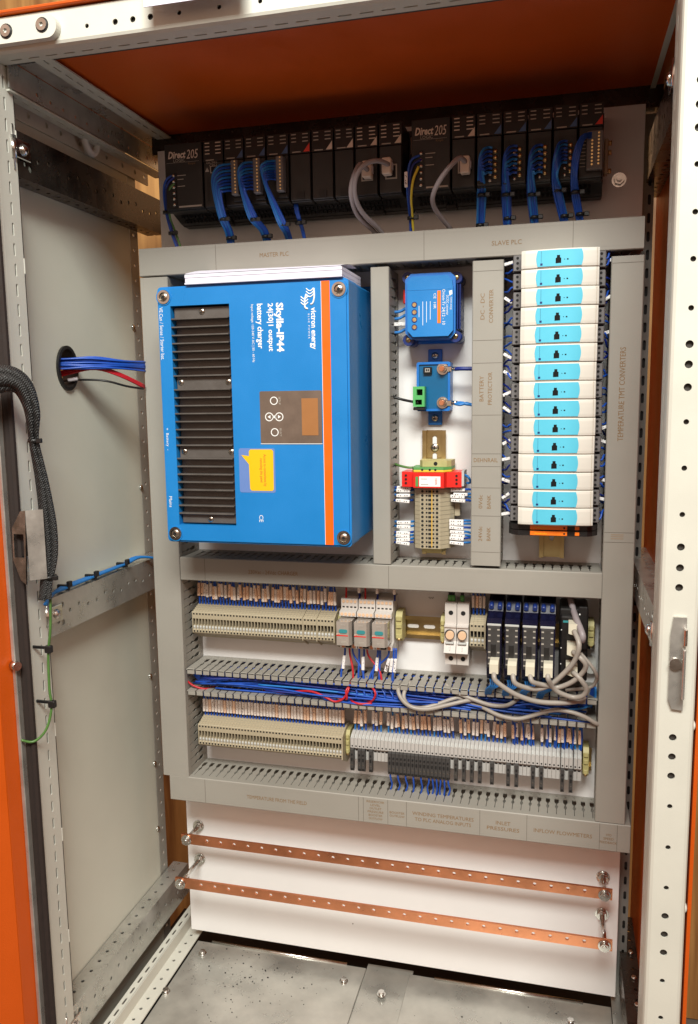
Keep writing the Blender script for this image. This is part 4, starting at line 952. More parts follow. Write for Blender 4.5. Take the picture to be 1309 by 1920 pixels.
# ================================================================== TEMPERATURE CONVERTER COLUMN
ORD = ['topmost', 'second from the top', 'third from the top', 'fourth from the top', 'fifth from the top', 'sixth from the top', 'seventh from the top', 'middle one, eighth from the top', 'seventh from the bottom', 'sixth from the bottom', 'fifth from the bottom', 'fourth from the bottom', 'third from the bottom', 'second from the bottom', 'lowest']
def make_tmt(z):
    t = thing('temperature_converter', (.638, 0, z), 'x', 'converter', 'white temperature converters in a column')
    H = .0247
    # housing: side view profile in (x,d), bulging white front, extruded over the module width
    prof = [(.598, .010), (.678, .010), (.680, .085), (.6895, .1035), (.6893, .1100), (.6845, .1118), (.668, .1150), (.640, .1168), (.612, .1150), (.5935, .1122), (.5880, .1100), (.5876, .1035), (.596, .085)]
    m = MB(); vs = []; nn = len(prof)
    for dz_, sh in ((.0002, .0016), (.0012, .0006), (.0045, .0001), (.0125, 0), (H-.0045, .0001), (H-.0012, .0006), (H-.0002, .0016)):
        vs += [P(x, d-(sh if d > .09 else 0), z+dz_) for x, d in prof]
    fs = [list(range(nn)), list(range(6*nn, 7*nn))]
    for q_ in range(6): fs += [(q_*nn+i, q_*nn+(i+1) % nn, (q_+1)*nn+(i+1) % nn, (q_+1)*nn+i) for i in range(nn)]
    m.add(vs, fs); m.build('housing', 'tmt_white', t)
    lab = [(.6665, .11538), (.6640, .1156), (.640, .1170), (.616, .1156), (.6095, .1151)]
    vs = []; n = len(lab)
    for k, (x, d) in enumerate(lab):
        bulge = .0
        vs += [P(x, d, z+.0018), P(x, d, z+H-.0018)]
    L = MB(); L.add(vs, [(2*i, 2*i+2, 2*i+3, 2*i+1) for i in range(n-1)])
    # rounded ends of the label
    for xe_, sg, de in ((.6665, 1, .11538), (.6095, -1, .1151)):
        L.add([P(xe_+sg*.0020*math.sin(math.pi*j/6), de+.0001-.00018*math.sin(math.pi*j/6), z+.0018+(H-.0036)*j/6) for j in range(7)], [list(range(7))])
    lo = L.build('label', 'tmt_cyan', t)
    k = MB(); cx = .6365
    k.prism([(cx-.0036, z+.0055), (cx+.0036, z+.0055), (cx+.0036, z+.0118), (cx+.0020, z+.0128), (cx+.0020, z+.0158), (cx-.0020, z+.0158), (cx-.0020, z+.0128), (cx-.0036, z+.0118)], 'd', .1170, .1172)
    k.build('socket', 'print_dark', lo)
    k = MB(); k.box(.6440, .6450, .1169, .1170, z+.0096, z+.0106).box(.6475, .6495, .1168, .11695, z+.0094, z+.0110); k.build('print_mark', 'print_dark', lo)
    k = MB(); k.box(.6140, .6143, .1157, .11585, z+.007, z+.022); k.box(.6130, .6160, .1157, .1159, z+.0035, z+.0062); k.build('print_mark', 'navy', lo)
    MB().box(.6862, .6865, .1108, .1119, z+.001, z+H-.001).build('seam', 'beige_dark', t)
    for s_, x0, x1 in ((-1, .5750, .5962), (1, .6795, .6995)):
        b = MB(); b.box(x0, x1, .012, .078, z+.0010, z+H-.0010, .001)
        xa, xb = (x0+.001, x0+.0125) if s_ < 0 else (x1-.0125, x1-.001)
        b.box(xa, xb, .0782, .088, z+.0016, z+H-.0016, .0008); b = b.build('terminal_block', 'terminal_grey', t)
        h = MB()
        for j in range(3): h.cyl(P((xa+xb)/2, .0881, z+.0055+.0068*j), P((xa+xb)/2, .0884, z+.0055+.0068*j), .0019, 8)
        h.build('screw_holes', 'hole_black', b)
    return t
Z0 = .7918; TP = .02495
first = make_tmt(Z0+14*TP); first['label'] = 'white temperature converter with cyan label, topmost of its column'
for i in range(1, 15): dup(first, (.638+random.uniform(-.0005, .0005), random.uniform(-.001, .0006), Z0+(14-i)*TP), 'white temperature converter with cyan label, %s in its column' % ORD[i])
for i, z in enumerate((.7868, .7786)):
    t = thing('slim_relay', (.636, 0, z-.003), 'slim orange and black relay, %s of the two below the white converters' % ('upper', 'lower')[i], 'relay')
    MB().prism([(.5745, .010), (.6975, .010), (.6975, .082), (.690, .094), (.683, .0985), (.588, .0985), (.580, .094), (.5745, .082)], 'z', z-.0036, z+.0036).build('body', 'black_plastic', t)
    MB().box(.6050, .6560, .0986, .1010, z-.0031, z+.0031, .0005).build('orange_lever', 'relay_orange', t)
    MB().box(.6665, .6725, .0986, .1005, z-.0025, z+.0025, .0004).build('orange_tab', 'relay_orange', t)
    MB().cyl(P(.652, .1010, z), P(.652, .1013, z), .0014, 8).build('hole', 'hole_black', t)
    text('Weidmuller', .620, .1011, z, w=.018, h=.0026, mt='sticker_yellow', parent=t)
# short wires left and right of the column
for i in range(15):
    z = Z0+i*TP
    for s_ in (-1, 1):
        for j in range(2):
            za = z+.006+.0085*j; xa = .5775 if s_ < 0 else .6970; xb = .5590 if s_ < 0 else .7110
            zb = za+random.uniform(-.012, .012)
            dd = random.uniform(.058, .072)
            loose([(xa-s_*.004, dd+.006, za), (xa+s_*.004, dd+.006, za), ((xa+xb)/2, dd, (za+zb)/2+random.uniform(-.005, .005)), (xb, .05, zb)], .0015, random.choice(['wire_blue', 'wire_blue', 'wire_navy']), sub=3)
        if random.random() < .6:
            zc = z+.012+random.uniform(-.004, .004); xc = .5685 if s_ < 0 else .7030
            Mx = Matrix.Translation(P(xc, .070, zc)) @ Matrix.Rotation(random.uniform(-.7, .7), 4, 'Y')
            m = MB().box(-.0065, .0065, -.002, .002, -.0022, .0022, .0006, Mx); m.build('marker_sleeve', 'marker_white', None, 'small white marker sleeve %s of the white converters' % ('left', 'right')[s_ > 0], 'marker', 'marker sleeves %s of the converters' % ('left', 'right')[s_ > 0])
# ================================================================== TERMINAL BLOCKS
def tb_mesh():
    # profile (d,z) relative to rail centre; one block of the beige kind, with pocket and holes
    full = [(.0095, -.0320), (.028, -.0320), (.030, -.0300), (.0545, -.0185), (.0560, -.0165), (.0560, .0175), (.0545, .0188), (.0525, .0192), (.0500, .0180), (.0495, .0204), (.0470, .0210), (.0445, .0198), (.0440, .0222), (.0415, .0228), (.0390, .0216), (.0385, .0240), (.0360, .0246), (.0335, .0234), (.0330, .0258), (.0300, .0264), (.0095, .0264)]
    notch = [(.0095, -.0320), (.028, -.0320), (.030, -.0300), (.0540, -.0185), (.0556, -.0165), (.0556, -.0125), (.0540, -.0110), (.0540, -.0050), (.0470, -.0045), (.0470, .0065), (.0556, .0070), (.0556, .0175), (.0540, .0188), (.0525, .0190), (.0500, .0176), (.0495, .0202), (.0470, .0208), (.0445, .0194), (.0440, .0220), (.0415, .0226), (.0390, .0212), (.0385, .0238), (.0360, .0244), (.0335, .0230), (.0330, .0256), (.0300, .0262), (.0095, .0262)]
    m = MB(); m.prism(full, 'x', 0, .0011); m.prism(notch, 'x', .0011, .0053)
    m.mi(1)
    for z in (.0150, -.0145): m.cyl(P(.0032, .0540, z), P(.0032, .0558, z), .0016, 8)
    m.box(.0014, .0050, .0470, .0478, -.0042, .0060)
    m.mi(2); m.prism([(.0541, -.0108), (.0550, -.0080), (.0541, -.0052)], 'x', .0016, .0048)
    return m
def strip(x0, n, pitch, zc, label, gaps=(), yellow=False):
    t = thing('terminal_strip', (x0, 0, zc-.032), label, 'terminal strip')
    base = None; x = x0
    for i in range(n):
        if i in gaps:
            MB().prism([(.0095, -.0335+zc), (.030, -.0335+zc), (.0565, -.019+zc), (.0565, .0192+zc), (.030, .0275+zc), (.0095, .0275+zc)], 'x', x+.0001, x+.0014).build('end_plate', 'beige', t); x += .0016
        if base is None:
            m = tb_mesh(); m.v = [v+Vector((x, 0, zc)) for v in m.v]; base = m.build('terminal_block', ['beige', 'hole_black', 'pale_grey'], t)
            bx = x
        else:
            c = base.copy(); COL.objects.link(c); c.location = (x-bx, 0, 0)
        x += pitch
    MB().prism([(.0095, -.0345+zc), (.030, -.0345+zc), (.0575, -.0195+zc), (.0575, .0195+zc), (.046, .025+zc), (.030, .0285+zc), (.0095, .0285+zc)], 'x', x+.0001, x+.0022).build('end_plate', 'beige', t)
    return t, x+.0023
def end_stop(x, z, label, w=.0095, h=.042):
    t = thing('end_stop', (x+w/2, 0, z-h/2), label, 'end stop', 'yellowish end stops')
    m = MB(); m.prism([(.0095, -h/2+z), (.034, -h/2+z), (.040, -h/2+.006+z), (.040, h/2-.008+z), (.034, h/2+z), (.0095, h/2+z)], 'x', x, x+w)
    for k in (-.3, .05, .3): m.box(x+.001, x+w-.001, .0402, .0425, z+h*k-.004, z+h*k+.003, .0006)
    m.build('body', 'end_stop', t)
    MB().dome(P(x+w/2, .0403, z-h*.42), (0, -1, 0), .0028, .002, 10).build('screw', 'brass', t); return t
s1, xe1 = strip(.0545, 44, .0055, .6045, 'beige terminal strip on the upper rail, below the charger duct', (35, 39))
s2, xe2 = strip(.0570, 46, .0055, .4080, 'beige terminal strip on the lower rail, lower left')
end_stop(xe1+.0005, .6045, 'yellowish end stop between upper terminal strip and relays', .007); 
end_stop(xe2+.0005, .4100, 'yellowish end stop between the two lower terminal strips', .0065)
# marked wires above a strip
W0 = MB().tube([P(0, .030, -.004), P(0, .031, .006), P(.0003, .033, .022), P(0, .034, .042), P(0, .034, .060)], .0016, 6, 3)
wire_me = {}
def marked_wire(x, z, label, grp, zm, tilt, mk, wm='wire_blue', hm=.0225, first=[None]):
    key = wm
    if key not in wire_me:
        o = W0.build('wire', wm, None, at=(0, 0, 0)); wire_me[key] = o.data; bpy.data.objects.remove(o)
    o = bpy.data.objects.new('wire', wire_me[key]); COL.objects.link(o); o.location = (x, 0, z); o.rotation_euler = (0, tilt, 0); tag(o, label, 'wire', grp)
    mk2 = mk+'%.4f' % hm
    if mk2 not in wire_me:
        m = MB().box(-.00215, .00215, .0305, .0365, 0, hm, .0006); q = m.build('marker_sleeve', mk, None, at=(0, 0, 0)); wire_me[mk2] = q.data; bpy.data.objects.remove(q)
    q = bpy.data.objects.new('marker_sleeve', wire_me[mk2]); COL.objects.link(q); q.parent = o; q.location = (0, 0, zm)
    return o
def rnd_marker(): return random.choice(['marker_pale', 'marker_pale', 'marker_bounce'])
for i in range(44):
    x = .0545+.0055*i+.003+(.0016 if i >= 35 else 0)+(.0016 if i >= 39 else 0)
    marked_wire(x, .6300, 'marked blue wire rising from the upper beige terminal strip', 'marked wires of the upper beige strip', .0105+random.choice([0, 0, .001, .003, .005]), random.uniform(-.06, .08), rnd_marker())
for i in range(46):
    x = .0570+.0055*i+.003
    marked_wire(x, .4330, 'marked blue wire rising from the lower left beige terminal strip', 'marked wires of the lower beige strip', .0085+random.uniform(0, .0008), random.uniform(-.015, .02), 'marker_pale' if random.random() < .7 else 'marker_bounce')
# ---- pale grey strip with dark disconnect plugs
s3 = thing('terminal_strip', (.505, 0, .386), 'pale grey terminal strip with dark test plugs, lower right', 'terminal strip')
def tb3(x, zc):
    m = MB(); w = .0060
    m.prism([(.0095, -.021+zc), (.045, -.021+zc), (.0455, -.0015+zc), (.049, -.0012+zc), (.0505, .0005+zc), (.0505, .0165+zc), (.044, .0205+zc), (.0345, .0235+zc), (.0095, .0235+zc)], 'x', x, x+w-.0003)
    m.mi(1); m.cyl(P(x+w/2, .0503, .0035+zc), P(x+w/2, .0507, .0035+zc), .0014, 7); m.box(x+.0008, x+w-.0012, .0454, .0458, -.0060+zc, -.0040+zc)
    m.mi(2); m.prism([(.0442, .0205+zc), (.0505, .0167+zc), (.0508, .0175+zc), (.0448, .0216+zc)], 'x', x+.0008, x+w*.55)
    return m
x = .3235; PIT = .00625; b3 = None; N3 = 58
for i in range(N3):
    xx = .3235+PIT*i
    if b3 is None: b3 = tb3(xx, .4080).build('terminal_block', ['light_grey', 'hole_black', 'pale_grey'], s3)
    else:
        c = b3.copy(); COL.objects.link(c); c.location = (xx-.3235, 0, 0)
def lever(i):
    xx = .3235+PIT*i+.0003; w = .0056
    m = MB(); m.prism([(.0460, .4075), (.0500, .4085), (.0545, .4060), (.0560, .3760), (.0540, .3715), (.0510, .3695), (.0470, .3720), (.0460, .378)], 'x', xx, xx+w)
    m.mi(1); m.box(xx+.0016, xx+w-.0016, .0551, .0563, .3880, .3930); m.box(xx+.0016, xx+w-.0016, .0540, .0562, .3975, .4000); m.cyl(P(xx+w/2, .0545, .3745), P(xx+w/2, .0560, .3745), .0016, 8)
    m.mi(2); m.box(xx+.0018, xx+w-.0018, .0555, .0563, .3812, .3822)
    return m
lev0 = None
LI = [0, 2, 3, 5]+list(range(10, 26))+[27, 29, 31, 33, 34, 36, 40, 42, 47, 49, 53, 55]
LI = [0, 2, 3, 5]+list(range(10, 26))+[27, 29, 31, 33, 36, 40, 42, 46, 48, 53, 55]
for i in LI:
    if lev0 is None: lev0 = lever(i).build('test_plug', ['charcoal_tool', 'hole_black', 'screw_steel'], s3); l0 = i
    else:
        c = lev0.copy(); COL.objects.link(c); c.location = (PIT*(i-l0), 0, 0)
for i in (53, 56): MB().box(.3235+PIT*i-.0006, .3235+PIT*i+.0006, .010, .0525, .4070, .4385).build('partition_plate', 'charcoal_tool', s3)
end_stop(.6880, .4150, 'yellowish end stop right of the pale grey terminal strip', .0085, .046)
for i in range(N3):
    if i in (4, 8, 27, 40, 47): continue
    x = .3235+PIT*i+.003; dark = i in (48, 49, 50)
    marked_wire(x, .4305, 'marked blue wire rising from the pale grey terminal strip', 'marked wires of the pale grey strip', random.uniform(.009, .0155), random.uniform(-.10, .10), rnd_marker(), random.choice(['wire_blue', 'wire_blue', 'wire_light_blue']))
    if i % 2 and i > 40: wire([(x+.002, .034, .4305), (x+.003, .036, .455), (x+.001, .040, .478), (x, .04, .490)], .0015, 'wire_blue', 'unmarked blue wire behind the markers of the pale grey strip', group='unmarked wires of the pale grey strip')
for i in range(16):
    xx = .3235+PIT*(10+i)+.003
    if i % 2 == 0 or i > 9: wire([(xx, .050, .3740), (xx+.0005, .049, .362), (xx+random.uniform(-.003, .003), .046, .350), (xx-.001, .044, .338), (xx-.001, .042, .330)], .0015, 'wire_blue', 'thin blue wire hanging from the dark test plugs into the bottom duct', group='thin blue wires below the test plugs')
# ---- vertical strip with the surge protector
vt = thing('terminal_strip', (.455, 0, .742), 'beige terminal strip standing upright below the red surge protector', 'terminal strip')
def tbv(z):
    m = MB(); w = .0064
    prof = [(.4220, .010), (.4880, .010), (.4885, .030), (.4830, .038), (.4700, .0515), (.4390, .0515), (.4300, .045), (.4285, .030)]
    m.prism(prof, 'z', z, z+w-.0003)
    m.mi(1)
    for x in (.4425, .4650, .4490, .4595): m.cyl(P(x, .0513, z+w/2), P(x, .0518, z+w/2), .0021 if x in (.4425, .4650) else .0016, 8)
    m.box(.4515, .4560, .0515, .0519, z+.0014, z+w-.0016)
    m.mi(2); m.box(.4468, .4474, .0515, .0518, z+.0006, z+w-.001)
    return m
bv = None
for i in range(17):
    z = .7430+.00655*i-.001
    if bv is None: bv = tbv(z).build('terminal_block', ['beige', 'hole_black', 'beige_dark'], vt)
    else:
        c = bv.copy(); COL.objects.link(c); c.location = (0, 0, .00655*i)
MB().box(.4566, .4578, .0519, .0530, .7990, .8340, .0003).build('jumper_bar', 'jumper_yellow', vt); MB().box(.4566, .4578, .0519, .0530, .7445, .7960, .0003).build('jumper_bar', 'jumper_yellow', vt)
MB().box(.4885, .4970, .010, .028, .7900, .8200, .0008).build('partition_plate', 'beige', vt)
MB().prism([(.4360, .010), (.4740, .010), (.4700, .040), (.4400, .040)], 'z', .7340, .7415).build('end_stop', 'end_stop', vt)
sp = thing('surge_protector', (.456, 0, .838), 'red surge protector with white label across the upright terminal strip', 'surge protector')
MB().prism([(.4110, .010), (.5020, .010), (.5020, .052), (.4800, .0545), (.4770, .0655), (.4310, .0655), (.4290, .0545), (.4110, .052)], 'z', .8372, .8600).build('body', 'surge_red', sp)
MB().box(.4080, .4112, .015, .0510, .8380, .8590).build('side_cap', 'pale_grey', sp); MB().box(.5018, .5055, .015, .0515, .8390, .8620).build('side_cap', 'pale_grey', sp)
lb_ = MB().box(.4400, .4720, .0656, .0660, .8392, .8545).build('label', 'print_white', sp)
MB().box(.4345, .4385, .0656, .0662, .8392, .8540).build('green_flag', 'earth_green', sp)
MB().box(.4425, .4520, .0660, .0661, .8500, .8512).build('print_mark', 'print_grey', lb_); MB().box(.4425, .4540, .0660, .0661, .8418, .8430).build('print_mark', 'print_grey', lb_)
text('DEHN', .4655, .0661, .8470, w=.009, h=.0032, mt='print_red', parent=lb_, rot='cw')
for x in (.4175, .4945):
    for j in range(3): MB().cyl(P(x, .0530, .8430+.0058*j), P(x, .0540, .8430+.0058*j), .0018, 8).build('terminal_hole', 'hole_black', sp)
t = thing('earth_terminal', (.457, 0, .8605), 'green and yellow earth terminal above the red surge protector', 'terminal')
MB().prism([(.4260, .010), (.4870, .010), (.4860, .045), (.4750, .056), (.4300, .056), (.4260, .045)], 'z', .8605, .8632).build('yellow_half', 'earth_yellow', t); MB().prism([(.4260, .010), (.4870, .010), (.4860, .045), (.4750, .056), (.4300, .056), (.4260, .045)], 'z', .8634, .8672).build('green_half', 'earth_green', t)
for x in (.4430, .4545, .4630): MB().cyl(P(x, .0561, .8635), P(x, .0565, .8635), .0018, 8).build('terminal_hole', 'hole_black', t)
t = thing('end_stop', (.460, 0, .868), 'yellowish end stop crowning the upright terminal strip', 'end stop', 'yellowish end stops')
MB().prism([(.4360, .010), (.4870, .010), (.4850, .040), (.4790, .047), (.4420, .047), (.4370, .040)], 'z', .8675, .8770).build('body', 'end_stop', t); MB().cyl(P(.4620, .0471, .8722), P(.4620, .0475, .8722), .0030, 10).build('screw', 'hole_black', t)
wire([(.4300, .040, .8660), (.4200, .042, .8655), (.4050, .038, .8680), (.3900, .03, .8720)], .0019, 'wire_green', 'green earth wire left of the red surge protector')
wire([(.5050, .040, .8550), (.5120, .048, .8520), (.5140, .040, .8440), (.5080, .038, .8420)], .0019, 'wire_light_blue', 'looped blue wire right of the red surge protector')
ML = [(.4125, .8340), (.4115, .8300), (.4115, .8225), (.4105, .8140), (.4120, .7805), (.4118, .7735), (.4110, .7640), (.4105, .7590), (.4110, .7535), (.4105, .7480)]
MR = [(.4955, .8325), (.4995, .8255), (.4950, .8220), (.4960, .8160), (.4935, .7845), (.4935, .7800), (.4935, .7740), (.4945, .7675), (.4955, .7620), (.4940, .7575), (.4940, .7505)]
for s_, LL in ((-1, ML), (1, MR)):
    for i, (x, z) in enumerate(LL):
        nm = 'left' if s_ < 0 else 'right'; xe = .3920 if s_ < 0 else .5235
        zz = z+random.uniform(-.004, .003)
        o = wire([(x-s_*.014, .030, z), (x, .042, z), (x+s_*.012, .040, z+.0005), ((x+xe)/2+s_*.006, .036, (z+zz)/2), (xe, .030, zz)], .0018, 'wire_light_blue' if i % 3 else 'wire_blue', 'blue wire %s of the upright terminal strip with white marker' % nm, group='marked wires %s of the upright strip' % nm)
        Mx = Matrix.Translation(P(x, .0435, z)) @ Matrix.Rotation(random.uniform(-.04, .14), 4, 'Y')
        MB().box(-.0108, .0108, -.0022, .0022, -.0024, .0024, .0006, Mx).build('marker_sleeve', 'marker_plain', o)
        k = MB()
        for j in range(5):
            if j != 2: k.box(-.0080+.0034*j, -.0080+.0034*j+.0013, .00225, .0024, -.0007, .0007, 0, Mx)
        k.build('print', 'print_dark', o)
# ================================================================== RELAYS
RN = ['leftmost', 'middle', 'rightmost']
for i in range(3):
    x0 = .3115+.0285*i; w = .0275
    t = thing('relay', (x0+w/2, 0, .576), 'plug-in relay with smoky clear cover and teal tab, %s of three' % RN[i], 'relay', 'three plug-in relays')
    b = MB(); b.prism([(.0097, .5690), (.050, .5760), (.058, .5780), (.0585, .5855), (.052, .5860), (.045, .5880), (.045, .6300), (.0620, .6310), (.0620, .6385), (.050, .6410), (.050, .6490), (.0500, .6560), (.040, .6590), (.0097, .6590)], 'x', x0, x0+w-.0006)
    b = b.build('socket', 'breaker_white', t)
    for j in range(4):
        MB().cyl(P(x0+.004+.0063*j, .0500, .6525), P(x0+.004+.0063*j, .0512, .6525), .0024, 8).build('terminal_screw', 'fuse_cap', b); MB().cyl(P(x0+.004+.0063*j, .0620, .6348), P(x0+.004+.0063*j, .0630, .6348), .0025, 8).build('terminal_screw', 'fuse_cap', b)
        MB().box(x0+.0022+.0063*j, x0+.0058+.0063*j, .0502, .0507, .6425, .6445).build('wire_slot', 'hole_black', b)
    for x in (x0+.0045, x0+w-.005): MB().cyl(P(x, .0585, .5818), P(x, .0595, .5818), .0027, 8).build('terminal_screw', 'copper', b)
    MB().box(x0+.0085, x0+w-.010, .0586, .0592, .5795, .5840).build('slot', 'hole_black', b)
    c = MB(); c.prism([(x0+.0010, .045), (x0+w-.0035, .045), (x0+w-.0035, .078), (x0+w-.007, .085), (x0+.0010, .085)], 'z', .5905, .6285); c = c.build('clear_cover', 'clear_cover', t)
    MB().prism(rrect(x0+.005, x0+.0185, .6105, .6165, .0028, 4), 'd', .0852, .0860).build('teal_tab', 'teal', c)
    MB().box(x0+.0010, x0+.0195, .0851, .0854, .6056, .6071).build('red_band', 'surge_red', c); MB().box(x0+.0010, x0+.0065, .0851, .0854, .6076, .6093).build('badge', 'tri_white', c)
    text('ABB', x0+.0040, .0855, .6085, w=.0045, h=.0014, mt='print_red', parent=c)
    for zz, l_ in ((.5965, .009), (.5945, .010), (.6232, .007)): MB().box(x0+.008, x0+.008+l_, .0851, .0852, zz, zz+.0008).build('print_mark', 'print_grey', c)
for i, (x, m_) in enumerate(((.3175, 'wire_red'), (.3395, 'marker'), (.3490, 'wire_red'), (.3690, 'marker'), (.3965, 'marker'))):
    wire([(x+.001, .046, .6560), (x, .040, .668), (x-.001, .040, .690)], .0016, 'wire_red' if m_ == 'wire_red' else 'wire_navy', ('red' if m_ == 'wire_red' else 'dark blue')+' wire number %s from left above the relays' % ('one', 'two', 'three', 'four', 'five')[i])
    if m_ == 'marker': MB().box(x-.0022, x+.0022, .041, .046, .6655, .6850, .0006).build('marker_sleeve', 'marker_pale', None, 'marker sleeve on the %s marked wire above the relays' % ('x', 'left', 'x', 'middle', 'right')[i], 'marker')
for i, (x, tl, cl) in enumerate(((.3165, .02, 'b'), (.3240, -.03, 'r'), (.3290, -.08, 'b'), (.3400, .0, 'b'), (.3480, .0, 'b'), (.3530, -.1, 'r'), (.3705, .03, 'b'), (.3740, 0, 'b'), (.3885, .12, 'b'), (.3960, 0., 'b'), (.4000, .02, 'b'))):
    wire([(x, .050, .580), (x-tl*.02, .050, .565), (x-tl*.2, .055, .545), (x-tl*.25, .058, .530), (x-tl*.25, .055, .520)], .0017, 'wire_blue' if cl == 'b' else 'wire_red', ('blue' if cl == 'b' else 'red')+' wire hanging below the three relays into the open duct', group='%s wires below the relays' % ('blue' if cl == 'b' else 'red'))
for i, (x, a) in enumerate(((.3160, -.12), (.3478, -.02), (.3702, -.08), (.3870, -.28), (.3935, -.12), (.3995, -.1))):
    Mx = Matrix.Translation(P(x, .0565, .5540)) @ Matrix.Rotation(-a, 4, 'Y')
    MB().box(-.0024, .0024, -.002, .002, -.011, .011, .0006, Mx).build('marker_sleeve', 'marker_white', None, 'white marker sleeve hanging below the relays, number %s from left' % ('one', 'two', 'three', 'four', 'five', 'six')[i], 'marker')
end_stop(.3975, .6120, 'yellowish end stop right of the relays', .0105, .048)
end_stop(.4690, .6100, 'yellowish end stop left of the white fuse holders', .007, .044)
# ---- fuse holders
for i in range(2):
    x0 = .4775+.0188*i; w = .0183
    t = thing('fuse_holder', (x0+w/2, 0, .559), 'white fuse holder with peach button, %s of the two' % ('left', 'right')[i], 'fuse holder', 'two white fuse holders')
    b = MB(); b.prism([(.0097, .5600), (.050, .5600), (.0505, .5790), (.060, .5800), (.066, .5830), (.060, .5960), (.0575, .6000), (.0575, .6210), (.0600, .6220), (.0600, .6240), (.052, .6260), (.052, .6560), (.046, .6590), (.0097, .6590)], 'x', x0, x0+w-.0004)
    b = b.build('body', 'breaker_white', t)
    for z, d in ((.6430, .052), (.5700, .0505)): MB().cyl(P(x0+w/2, d-.001, z), P(x0+w/2, d+.0004, z), .0036, 14).build('screw_hole', 'hole_black', b)
    MB().cyl(P(x0+w/2, .0570, .6110), P(x0+w/2, .0665, .6110), .0062, 16).build('button', 'fuse_cap', t); MB().cyl(P(x0+w/2-.001, .0570, .6105), P(x0+w/2-.001, .0600, .6105), .0078, 16).build('button_ring', 'charcoal_tool', t)
    MB().box(x0+w/2-.0007, x0+w/2+.0007, .0630, .0655, .5870, .5940, .0003).build('lever_mark', 'print_white', t); MB().box(x0+.002, x0+w-.003, .0582, .0640, .5960, .5995, .001).build('lever', 'pale_grey', t)
for i, x in enumerate((.4840, .4890, .5030)):
    wire([(x, .040, .655), (x, .042, .668), (x, .042, .690)], .0026, 'wire_black', 'black wire with green ferrule above the fuse holders, %s' % ('leftmost', 'middle', 'rightmost')[i]); MB().cyl(P(x, .042, .6595), P(x, .042, .6690), .0033, 10).build('ferrule', 'earth_green', None, 'green ferrule above the fuse holders, %s' % ('leftmost', 'middle', 'rightmost')[i], 'ferrule')
# ---- short beige strip
s4, xe4 = strip(.5160, 4, .0055, .6100, 'short beige terminal strip of four blocks beside the fuse holders')
for i in range(4): marked_wire(.5160+.0055*i+.003, .6405, 'marked blue wire above the short beige terminal strip', 'marked wires of the short beige strip', .008, random.uniform(-.02, .02), rnd_marker() if i else 'marker_pale', hm=.019)
# ---- isolator modules
IN = ['leftmost', 'second', 'third', 'rightmost']
for i, x0 in enumerate((.5455, .5712, .5965, .6215)):
    w = .0235
    t = thing('signal_isolator', (x0+w/2, 0, .548), 'dark blue-black isolator module with pale plug, %s of four' % IN[i], 'isolator', 'four dark isolator modules')
    b = MB(); b.prism([(.0097, .5480), (.060, .5480), (.090, .5560), (.0965, .5640), (.0985, .5720), (.0985, .6440), (.092, .6490), (.070, .6540), (.060, .6680), (.035, .6740), (.0097, .6740)], 'x', x0, x0+w-.0022); b = b.build('housing', 'navy', t); b.data.materials[0] = MT['isolator_case'] if 'isolator_case' in MT else MT['navy']
    MB().box(x0+.0014, x0+w-.0042, .0986, .0998, .5760, .6385, .0004).build('front_panel', 'charcoal_tool', t)
    MB().box(x0+.0004, x0+w-.0030, .0975, .0998, .6392, .6425, .0005).build('top_strip', 'pale_grey', t)
    MB().box(x0+.0060, x0+.0135, .0998, .1006, .5800, .6120, .0004).build('window', 'rack_black', t)
    for j in range(6):
        for xx in (x0+.0022, x0+.0152): MB().box(xx, xx+.0034, .0998, .1003, .6330-.0088*j-(.008 if j > 2 else 0), .6350-.0088*j-(.008 if j > 2 else 0)).build('print_mark', 'print_grey', t)
    for xx in (x0+.004, x0+.0165): MB().cyl(P(xx, .062, .6640), P(xx, .072, .6600), .0036, 10).build('clamp_screw', 'navy', t)
    MB().box(x0+.004, x0+w-.006, .020, .050, .6742, .6800, .001).build('connector', 'black_plastic', t)
    px = x0+.0125
    pg = MB(); pg.prism([(.0999, .5745), (.112, .5720), (.124, .5750), (.1245, .5890), (.115, .5925), (.0999, .5925)], 'x', px-.0063, px+.0063); pg.build('plug', 'plug_white', t)
    for j in range(5): loose([(x0+.004+.003*j, .085, .5560), (x0+.004+.003*j+.002, .094, .5475), (x0+.003+.0022*j-.004, .088, .5380), (x0-.004+.002*j, .070, .5220)], .0013, 'wire_light_blue')
t = thing('bus_coupler', (.668, 0, .555), 'black bus coupler with pale plugs right of the isolators', 'bus coupler')
b = MB(); b.box(.6485, .6890, .0097, .075, .5560, .6640, .002).box(.6500, .6720, .0752, .088, .5600, .6560, .002).box(.6745, .6880, .0752, .080, .6050, .6690, .0015); b.build('housing', 'black_plastic', t)
MB().box(.6535, .6615, .0881, .0886, .6470, .6500).build('teal_mark', 'teal', t)
for (x, z) in ((.6685, .6430), (.6670, .6120), (.6660, .5830)):
    m = MB(); m.prism([(x-.0075, z-.0055), (x+.004, z-.009), (x+.0085, z-.0075), (x+.0085, z+.006), (x+.004, z+.0085), (x-.0075, z+.0085)], 'd', .0883, .112); m.build('plug', 'plug_white', t)
for z in (.6360, .6090, .585): MB().cyl(P(.6515, .0881, z), P(.6515, .0886, z), .0008, 6).build('led', 'print_white', t)
MB().box(.6755, .6775, .0802, .0808, .6570, .6590).build('print_mark', 'print_white', t)
MB().cyl(P(.6900, .035, .5990), P(.7000, .035, .5990), .0055, 12).build('clamp_knob', 'bright_zinc', t)
end_stop(.6905, .6160, 'yellowish end stop beside the black bus coupler', .0085, .040)
MB().prism(rrect(.6890, .7040, .5480, .5760, .006, 5), 'd', .012, .0135).build('tag_card', 'white_plastic', None, 'small white rounded tag beside the bus coupler', 'tag')
